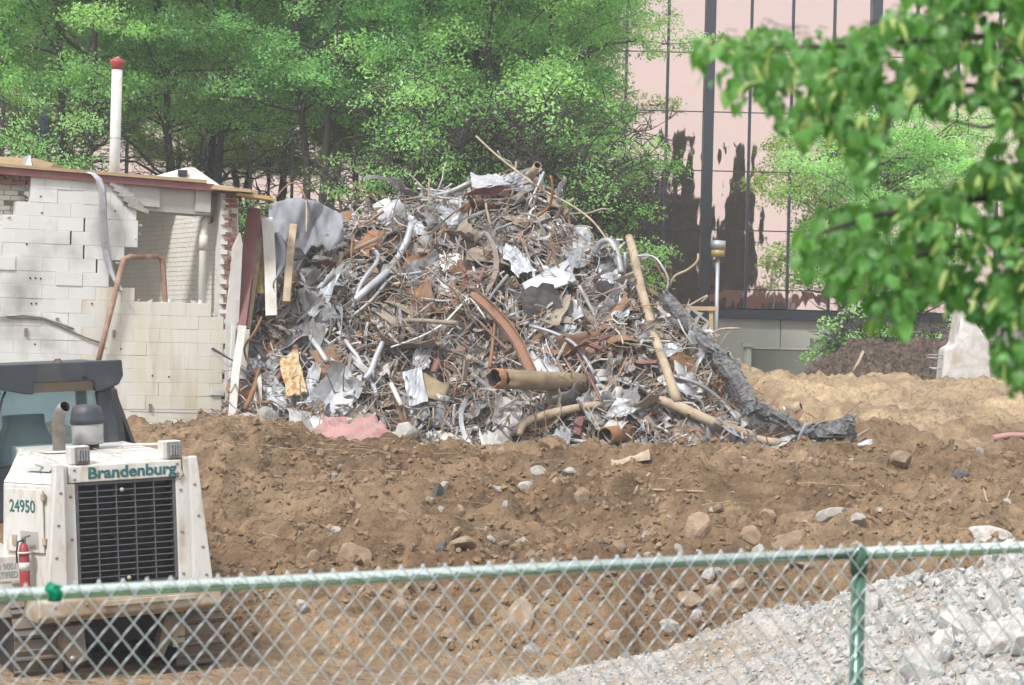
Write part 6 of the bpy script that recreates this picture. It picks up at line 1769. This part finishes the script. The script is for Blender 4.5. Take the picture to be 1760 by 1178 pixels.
def rc(n):
    y = 23.6 + 11.2 * RNG.random(n); x = (-0.16 + 0.4 * RNG.random(n)) * y
    gm = terrain(x, y, False)[1]
    return x, y, (gm < 0.5) & (fbm(x * 1.1, y * 1.1, 301, 3) + 0.25 * RNG.random(n) > 0.02), np.ones(n)
mass('dirt_clods', 'clod', 9000, rc, lambda n: 0.03 + 0.12 * RNG.random(n) ** 3, 'crumbly brown clods of earth covering the bank', 'clods')
# dry roots and twigs in the bank
tw_v = [to_np(v_cable(0.005, rs.uniform(0.3, 0.8), 3, 7, 0.5)) for _ in range(8)]
tv, tf = [], []; nb = 0
for k in range(520):
    y = rs.uniform(27, 33.6); x = rs.uniform(-0.16, 0.22) * y
    if rs.random() < 0.5: y = rs.uniform(31.8, 33.3); x = rs.uniform(-0.165, -0.06) * y
    V, Tt = tw_v[k % 8]
    an = rs.uniform(0, 6); ca, sa = math.cos(an), math.sin(an)
    Rz = np.array([[ca, -sa, 0], [sa, ca, 0], [0, 0, 0.6]])
    tv.append(V @ Rz.T * rs.uniform(0.5, 1.2) + np.array([x, y, tz(x, y) + 0.02])); tf.append(Tt + nb); nb += len(V)
o = link('dry_roots', np_mesh('dry_roots', np.concatenate(tv), np.concatenate(tf), M['bare_wood'])); tag(o, 'dry roots and twigs matted in the crest of the dirt bank', 'roots', kind='stuff')

# odd items lying on the bank and sand
def lying(name, pts, r, m, lab, cat, n=7):
    w = [T(*q) + Vector((0, 0, r * 0.8)) for q in pts]
    o = MB().tube(w, r, n).build(name, M[m], None, True); tag(o, lab, cat)
lying('pale_stick', [(1090, 852), (1098, 835), (1117, 816)], 0.02, 'bare_wood', 'pale forked stick lying on the bank at centre', 'stick')
lying('curved_trim', [(1706, 758), (1735, 753), (1775, 754)], 0.05, 'pink', 'pinkish curved trim on the bank at the right edge', 'trim')
lying('wood_lath', [(1100, 842), (1180, 846), (1262, 848)], 0.014, 'bare_wood', 'long thin lath half buried across the bank', 'lath')
lying('dry_branch', [(458, 798), (464, 780), (470, 760)], 0.012, 'bark', 'thin dry branch upright at the left crest of the bank', 'branch')
lying('wire_hoop', [(1690, 840), (1696, 862), (1712, 875), (1730, 862), (1736, 845)], 0.012, 'bare_wood', 'bent pale wire hoop on the right of the bank', 'wire')
a_ = T(1050, 790); b_ = T(1116, 786)
o = MB().obox((a_ + b_) / 2 + Vector((0, 0, 0.02)), (b_ - a_) / 2 + Vector((0, 0, 0.03)), (0, 0.2, 0.05), (0, 0.01, 0.022)).build('plank_piece', M['bare_wood'], None, True)
tag(o, 'tan plank lying in front of the short rusted pipe', 'plank')
# dead stump standing on the sand by the charred timber
a_ = T(1358, 752)
st = thing('broken_stump', 'small broken post with hollow top standing by the charred timber', 'stump', a_)
MB().tube([(0, 0, -0.1), (0.0, 0, 0.2), (0.03, 0, 0.42)], [0.06, 0.05, 0.055], 9).build('stem', M['bare_wood'], st)
MB().pipe([(0.03, 0, 0.4), (0.08, 0, 0.47), (0.16, -0.03, 0.5)], 0.085, 0.06, 12, 0, 1).build('hollow_end', [M['bare_wood'], M['dark_in']], st)
MB().tube([(-0.02, -0.02, 0.35), (-0.12, 0, 0.28), (-0.22, 0.02, 0.1)], 0.035, 7).build('root', M['bare_wood'], st)
o = MB().tube([T(1348, 758) , T(1350, 722) + Vector((0, -0.1, 0.1))], 0.03, 4).build('white_stake', M['white_paint'], None, True); tag(o, 'short white stake left of the broken stump', 'stake')

# ------------------------------------------------------------------ dark soil mound and broken concrete base on the right
def mound_fn(a, b):
    px_ = 1385 + 290 * a
    top = float(np.interp(a, [0, 0.12, 0.28, 0.42, 0.55, 0.75, 0.9, 1.0], [658, 622, 596, 588, 598, 588, 574, 566]))
    y = 48.0 + 3.0 * b
    zt = P(px_, top, 49.5).z
    x = (px_ - 880) / FPX * 49.5
    prof = math.sin(PI * min(1, b * 0.98 + 0.01)) ** 0.6
    nz = 0.2 * float(fbm(np.array([x * 2.2]), np.array([y * 2.2]), 401, 5, 0.65)[0])
    return (x, y, 2.2 + (zt - 2.2) * prof + nz * prof * 2)
o = MB().grid(mound_fn, 110, 50, smooth=False).build('soil_mound', M['mulch'], None, True)
tag(o, 'mound of dark stripped topsoil behind the sandy hill', 'mound')
tv, tf = [], []; nb = 0
for k in range(420):
    q_ = mound_fn(rs.random(), rs.uniform(0.03, 0.6)); V, Tt = tw_v[k % 8]
    Rm_ = np.array(Quaternion((rs.gauss(0, 1), rs.gauss(0, 1), rs.gauss(0, 1), rs.gauss(0, 1))).normalized().to_matrix())
    tv.append(V @ Rm_.T * rs.uniform(0.5, 1.1) * np.array([1, 1, 0.7]) + np.array(q_)); tf.append(Tt + nb); nb += len(V)
o2 = link('root_litter', np_mesh('root_litter', np.concatenate(tv), np.concatenate(tf), M['mulch'])); tag(o2, 'matted dark roots and twigs all over the soil mound', 'roots', kind='stuff')
o = MB().tube([P(1466, 638, 47.8), P(1476, 622, 47.9), P(1484, 604, 48.0)], [0.02, 0.03, 0.035], 7).build('root_stub', M['bare_wood'], None, True); tag(o, 'brown root stub sticking out of the dark soil mound', 'root')
cb = thing('concrete_footing', 'broken white concrete footing with rebar beside the dark soil mound', 'footing', P(1660, 640, 47.0))
bz = cb.location
prof = [(1618, 660), (1702, 660), (1702, 610), (1700, 588), (1680, 560), (1676, 526), (1656, 520), (1650, 530), (1646, 565), (1640, 592), (1624, 600)]
q0 = [P(x, y, 46.8) - bz for x, y in prof]
rk = random.Random(4)
V_ = [p + Vector((0, rk.uniform(-.05, .05), 0)) for p in q0] + [Vector((p.x * 0.92, p.y + 0.9, p.z)) for p in q0]
n_ = len(q0)
MB().add(V_, [tuple(range(n_ - 1, -1, -1)), tuple(range(n_, 2 * n_))] + [(i, (i + 1) % n_, n_ + (i + 1) % n_, n_ + i) for i in range(n_)]).build('footing_body', M['stone_white'], cb, False, 0.05)
for (y_, dx) in ((612, -28), (617, -30), (634, -26), (636, -22)):
    a_ = P(1622, y_, 47.0) - bz
    MB().tube([a_ + Vector((0.1, 0, 0)), a_ + Vector((dx * 0.0118, -0.05, 0.02))], 0.012, 6).build('rebar', M['galv'], cb)

# ------------------------------------------------------------------ linden branches close to the camera
lt = thing('linden_tree', 'linden tree whose blurred leafy branches hang in at the upper right', 'tree', (4.3, 4.7, 1.5))
LO = Vector(lt.location)
MB().tube([(0, 0, -0.2), (0.02, 0, 0.6), (0.0, 0.02, 1.6), (-0.04, 0.03, 2.4), (0.05, 0, 3.4), (0.0, 0.05, 4.6)], [0.17, 0.13, 0.12, 0.11, 0.08, 0.03], 12).build('trunk', M['bark'], lt)
def leaf_me(m):
    pts = [(0, 0), (0.17, -0.06), (0.36, 0.02), (0.46, 0.22), (0.42, 0.46), (0.28, 0.7), (0.1, 0.92), (0, 1.08)]
    mb = MB(); V = []; F = []
    cen = [(0, y) for y in (0.0, 0.22, 0.46, 0.7, 0.92, 1.08)]
    for s in (1, -1):
        b = len(V)
        out = [(0.17, -0.06), (0.36, 0.02), (0.46, 0.22), (0.42, 0.46), (0.28, 0.7), (0.1, 0.92)]
        L = [(0, 0.0), (0, 0.25), (0, 0.5), (0, 0.75), (0, 1.08)]
        vs_ = [(x * s, y, 0.35 * x - 0.18 * y * y) for x, y in out] + [(0, y, -0.18 * y * y) for _, y in L]
        V += vs_
        fs = [(6, 0, 1), (6, 1, 2, 7), (7, 2, 3, 8), (8, 3, 4, 9), (9, 4, 5, 10)]
        F += [tuple(b + i for i in (f if s > 0 else f[::-1])) for f in fs]
    mb.add(V, F, 0, True); return mb.mesh('leaf', M[m])
leafm = leaf_me('leaf_linden')
leafs = [leafm]
for k_, (fx_, fz_, tw_) in enumerate(((0.82, 1.9, 0.25), (1.05, -0.6, -0.2), (0.7, 2.6, 0.1), (0.95, 0.4, 0.5))):
    lv = leafm.copy()
    for v in lv.vertices: v.co = (v.co.x * fx_ + tw_ * v.co.y ** 2 * 0.4, v.co.y, v.co.z * fz_ + 0.12 * math.sin(5 * v.co.y + k_))
    leafs.append(lv)
brm = MB().grid(lambda a, b: ((b - 0.5) * 0.3 * math.sin(PI * min(1, a * 0.92 + 0.08)) ** 0.6, a * 1.25, 0.12 * math.sin(3 * a)), 6, 2).mesh('bract', M['bract'])
# limbs: px,py,depth polylines
limbs = [
    ([(1900, 60, 4.5), (1760, 58, 4.4), (1640, 66, 4.3), (1540, 72, 4.25), (1440, 80, 4.2), (1340, 82, 4.15), (1235, 84, 4.1)], 0.011),
    ([(1900, 40, 4.8), (1740, 20, 4.7), (1640, 10, 4.6), (1590, 20, 4.5)], 0.009),
    ([(1900, 150, 4.2), (1760, 140, 4.25), (1640, 150, 4.2), (1540, 190, 4.15), (1490, 290, 4.1)], 0.009),
    ([(1900, 190, 4.6), (1780, 200, 4.5), (1690, 220, 4.4), (1620, 205, 4.35)], 0.008),
    ([(1900, 300, 4.4), (1760, 328, 4.3), (1680, 343, 4.25), (1600, 352, 4.2), (1500, 372, 4.15), (1420, 398, 4.1), (1380, 412, 4.08)], 0.012),
    ([(1900, 380, 4.5), (1760, 400, 4.4), (1660, 420, 4.3), (1570, 440, 4.2), (1520, 500, 4.15)], 0.009),
    ([(1900, 260, 4.7), (1780, 270, 4.6), (1720, 290, 4.55)], 0.008),
    ([(1900, 470, 4.5), (1780, 470, 4.4), (1730, 530, 4.35), (1715, 620, 4.3)], 0.009),
]
spans = []
for pts, r in limbs:
    w = [P(*q) for q in pts]
    lk = len(spans)
    start = Vector((LO.x, LO.y, 2.75 + 0.5 * (lk % 3)))
    m1 = start.lerp(w[0], 0.3) + Vector((0, 0.12 * ((lk % 4) - 1.5), 0.22)); m2 = start.lerp(w[0], 0.65) + Vector((0, -0.06 * ((lk % 3) - 1), 0.2))
    spans.append([start, m1, m2, w[0]])
    path = [start, m1, m2] + w
    MB().tube([p - LO for p in path], [r * 2.6, r * 1.7, r * 1.1] + [r * (0.75 - 0.6 * i / len(w)) for i in range(len(w))], 7).build('branch', M['bark'], lt)
# foliage density drawn from the outline of the hanging mass
regions = [ # (x, ytop, ybottom) columns
    [(1195, 62, 112), (1240, 62, 150), (1300, 45, 185), (1370, 50, 230), (1440, 58, 235), (1475, 48, 350), (1505, 30, 240), (1545, 10, 185), (1600, -20, 180), (1660, -40, 170), (1720, -50, 190), (1800, -60, 240)],
    [(1372, 385, 440), (1400, 370, 470), (1450, 350, 510), (1500, 340, 535), (1545, 330, 560), (1600, 322, 520), (1650, 310, 525), (1695, 270, 560), (1712, 240, 655), (1740, 220, 668), (1800, 200, 675)],
]
def density_ok(px, py):
    for rg_ in regions:
        xs_ = [c[0] for c in rg_]
        if xs_[0] <= px <= xs_[-1]:
            t_, b_ = np.interp(px, xs_, [c[1] for c in rg_]), np.interp(px, xs_, [c[2] for c in rg_])
            j = 14 * math.sin(px * 0.11) + 10 * math.sin(px * 0.05 + 2)
            if t_ + j * 0.4 < py < b_ + j: return True
    return False
cand = []
rl = random.Random(77)
while len(cand) < 3800:
    px_, py_ = rl.uniform(1190, 1860), rl.uniform(-150, 690)
    if px_ < 1762 and py_ > 0:
        if not density_ok(px_, py_): continue
        # thin the mass where the photograph shows gaps
        hole = math.sin(px_ * 0.045 + py_ * 0.02) + math.sin(py_ * 0.06 - px_ * 0.015)
        if hole > 0.9 and rl.random() < 0.85: continue
    elif not (px_ > 1560 or py_ > 200): continue
    Y_ = rl.gauss(4.28, 0.16)
    cand.append((px_, py_, Y_))
cand.sort(key=lambda c: c[2])
leafV = np.array([v.co[:] for v in leafm.vertices]); leafF = [tuple(p.vertices) for p in leafm.polygons]
lm_v, lm_f = [], []; nl = 0; nind = 0; nbr = 0
lvm = leafm.copy(); lvm.materials.clear(); lvm.materials.append(M['leaf_linden_mass'])
massmb = MB()
tw = MB()
for (px_, py_, Y_) in cand:
    p = P(px_, py_, Y_)
    inframe = px_ < 1765 and py_ > -5
    is_br = rl.random() < 0.16
    hang = Vector((rl.gauss(0, 0.55), rl.gauss(-0.25, 0.45), -1.0)).normalized()
    nrm = Vector((rl.gauss(0, 0.6), -0.7 + rl.gauss(0, 0.5), 0.55 + rl.gauss(0, 0.4)))
    nrm = (nrm - hang * nrm.dot(hang)).normalized()
    sidev = hang.cross(nrm)
    Rm = Matrix((sidev, hang, nrm)).transposed()
    s = rl.uniform(0.016, 0.036) * (1.0 if is_br else 1.0)
    if inframe and is_br and nbr < 150:
        o = link('bract', brm, lt, p - LO); o.rotation_mode = 'QUATERNION'; o.rotation_quaternion = Rm.to_quaternion(); o.scale = (s,) * 3; nbr += 1
    elif inframe and not is_br and nind < 300:
        o = link('leaf', leafs[rl.randrange(5)], lt, p - LO); o.rotation_mode = 'QUATERNION'; o.rotation_quaternion = Rm.to_quaternion(); o.scale = (s,) * 3; nind += 1
    else:
        massmb.add([Rm @ Vector(v) * s + (p - LO) for v in leafV], leafF, 0, True)
    if rl.random() < 0.3:
        tw.tube([p - LO, p - LO - hang * 0.012 + Vector((0.01, 0, 0.002)), p - LO - hang * 0.016 + Vector((0.03, 0.004, -0.004))], [0.0006, 0.0008, 0.001], 4)
for k in range(4200):
    if k < 2600:
        sp = spans[k % len(spans)]; f = rl.uniform(0.12, 1.0) * 3; i = min(int(f), 2)
        p = sp[i].lerp(sp[i + 1], f - i) + Vector((rl.gauss(0, 0.16), rl.gauss(0, 0.2), rl.gauss(-0.08, 0.17)))
    else:
        v = Vector((rl.gauss(0, 1), rl.gauss(0, 1), rl.gauss(0, 1))).normalized() * rl.uniform(0.5, 1) ** 0.5
        p = Vector((LO.x + v.x * 1.9, LO.y + v.y * 1.7, 5.3 + v.z * 1.2))
    qx, qy = to_px(p)
    if qx < 1790 and qy > -40: continue
    hang = Vector((rl.gauss(0, 0.55), rl.gauss(-0.25, 0.45), -1.0)).normalized()
    nrm = Vector((rl.gauss(0, 0.6), -0.7 + rl.gauss(0, 0.5), 0.55 + rl.gauss(0, 0.4))); nrm = (nrm - hang * nrm.dot(hang)).normalized()
    Rm = Matrix((hang.cross(nrm), hang, nrm)).transposed(); s = rl.uniform(0.022, 0.042)
    massmb.add([Rm @ Vector(v) * s + (p - LO) for v in leafV], leafF, 0, True)
o = massmb.build('foliage', M['leaf_linden_mass'], lt); o['kind'] = 'stuff'
tw.build('twigs', M['bark'], lt)['kind'] = 'stuff'

# ------------------------------------------------------------------ haze volume, added for a pale veil over the distance
hz_ = MB().box(-100, 100, -30, 75, -1.2, 19.0).build('haze', [])
hm = bpy.data.materials.new('haze'); hm.use_nodes = True
hn = hm.node_tree.nodes; hn.clear()
ho = hn.new('ShaderNodeOutputMaterial'); hv = hn.new('ShaderNodeVolumePrincipled')
hv.inputs['Color'].default_value = (0.95, 0.97, 1.0, 1); hv.inputs['Density'].default_value = 0.0011
hm.node_tree.links.new(hv.outputs[0], ho.inputs['Volume'])
hz_.data.materials.append(hm)
tag(hz_, 'thin pale haze added as a veil over the whole site', 'haze', kind='stuff')
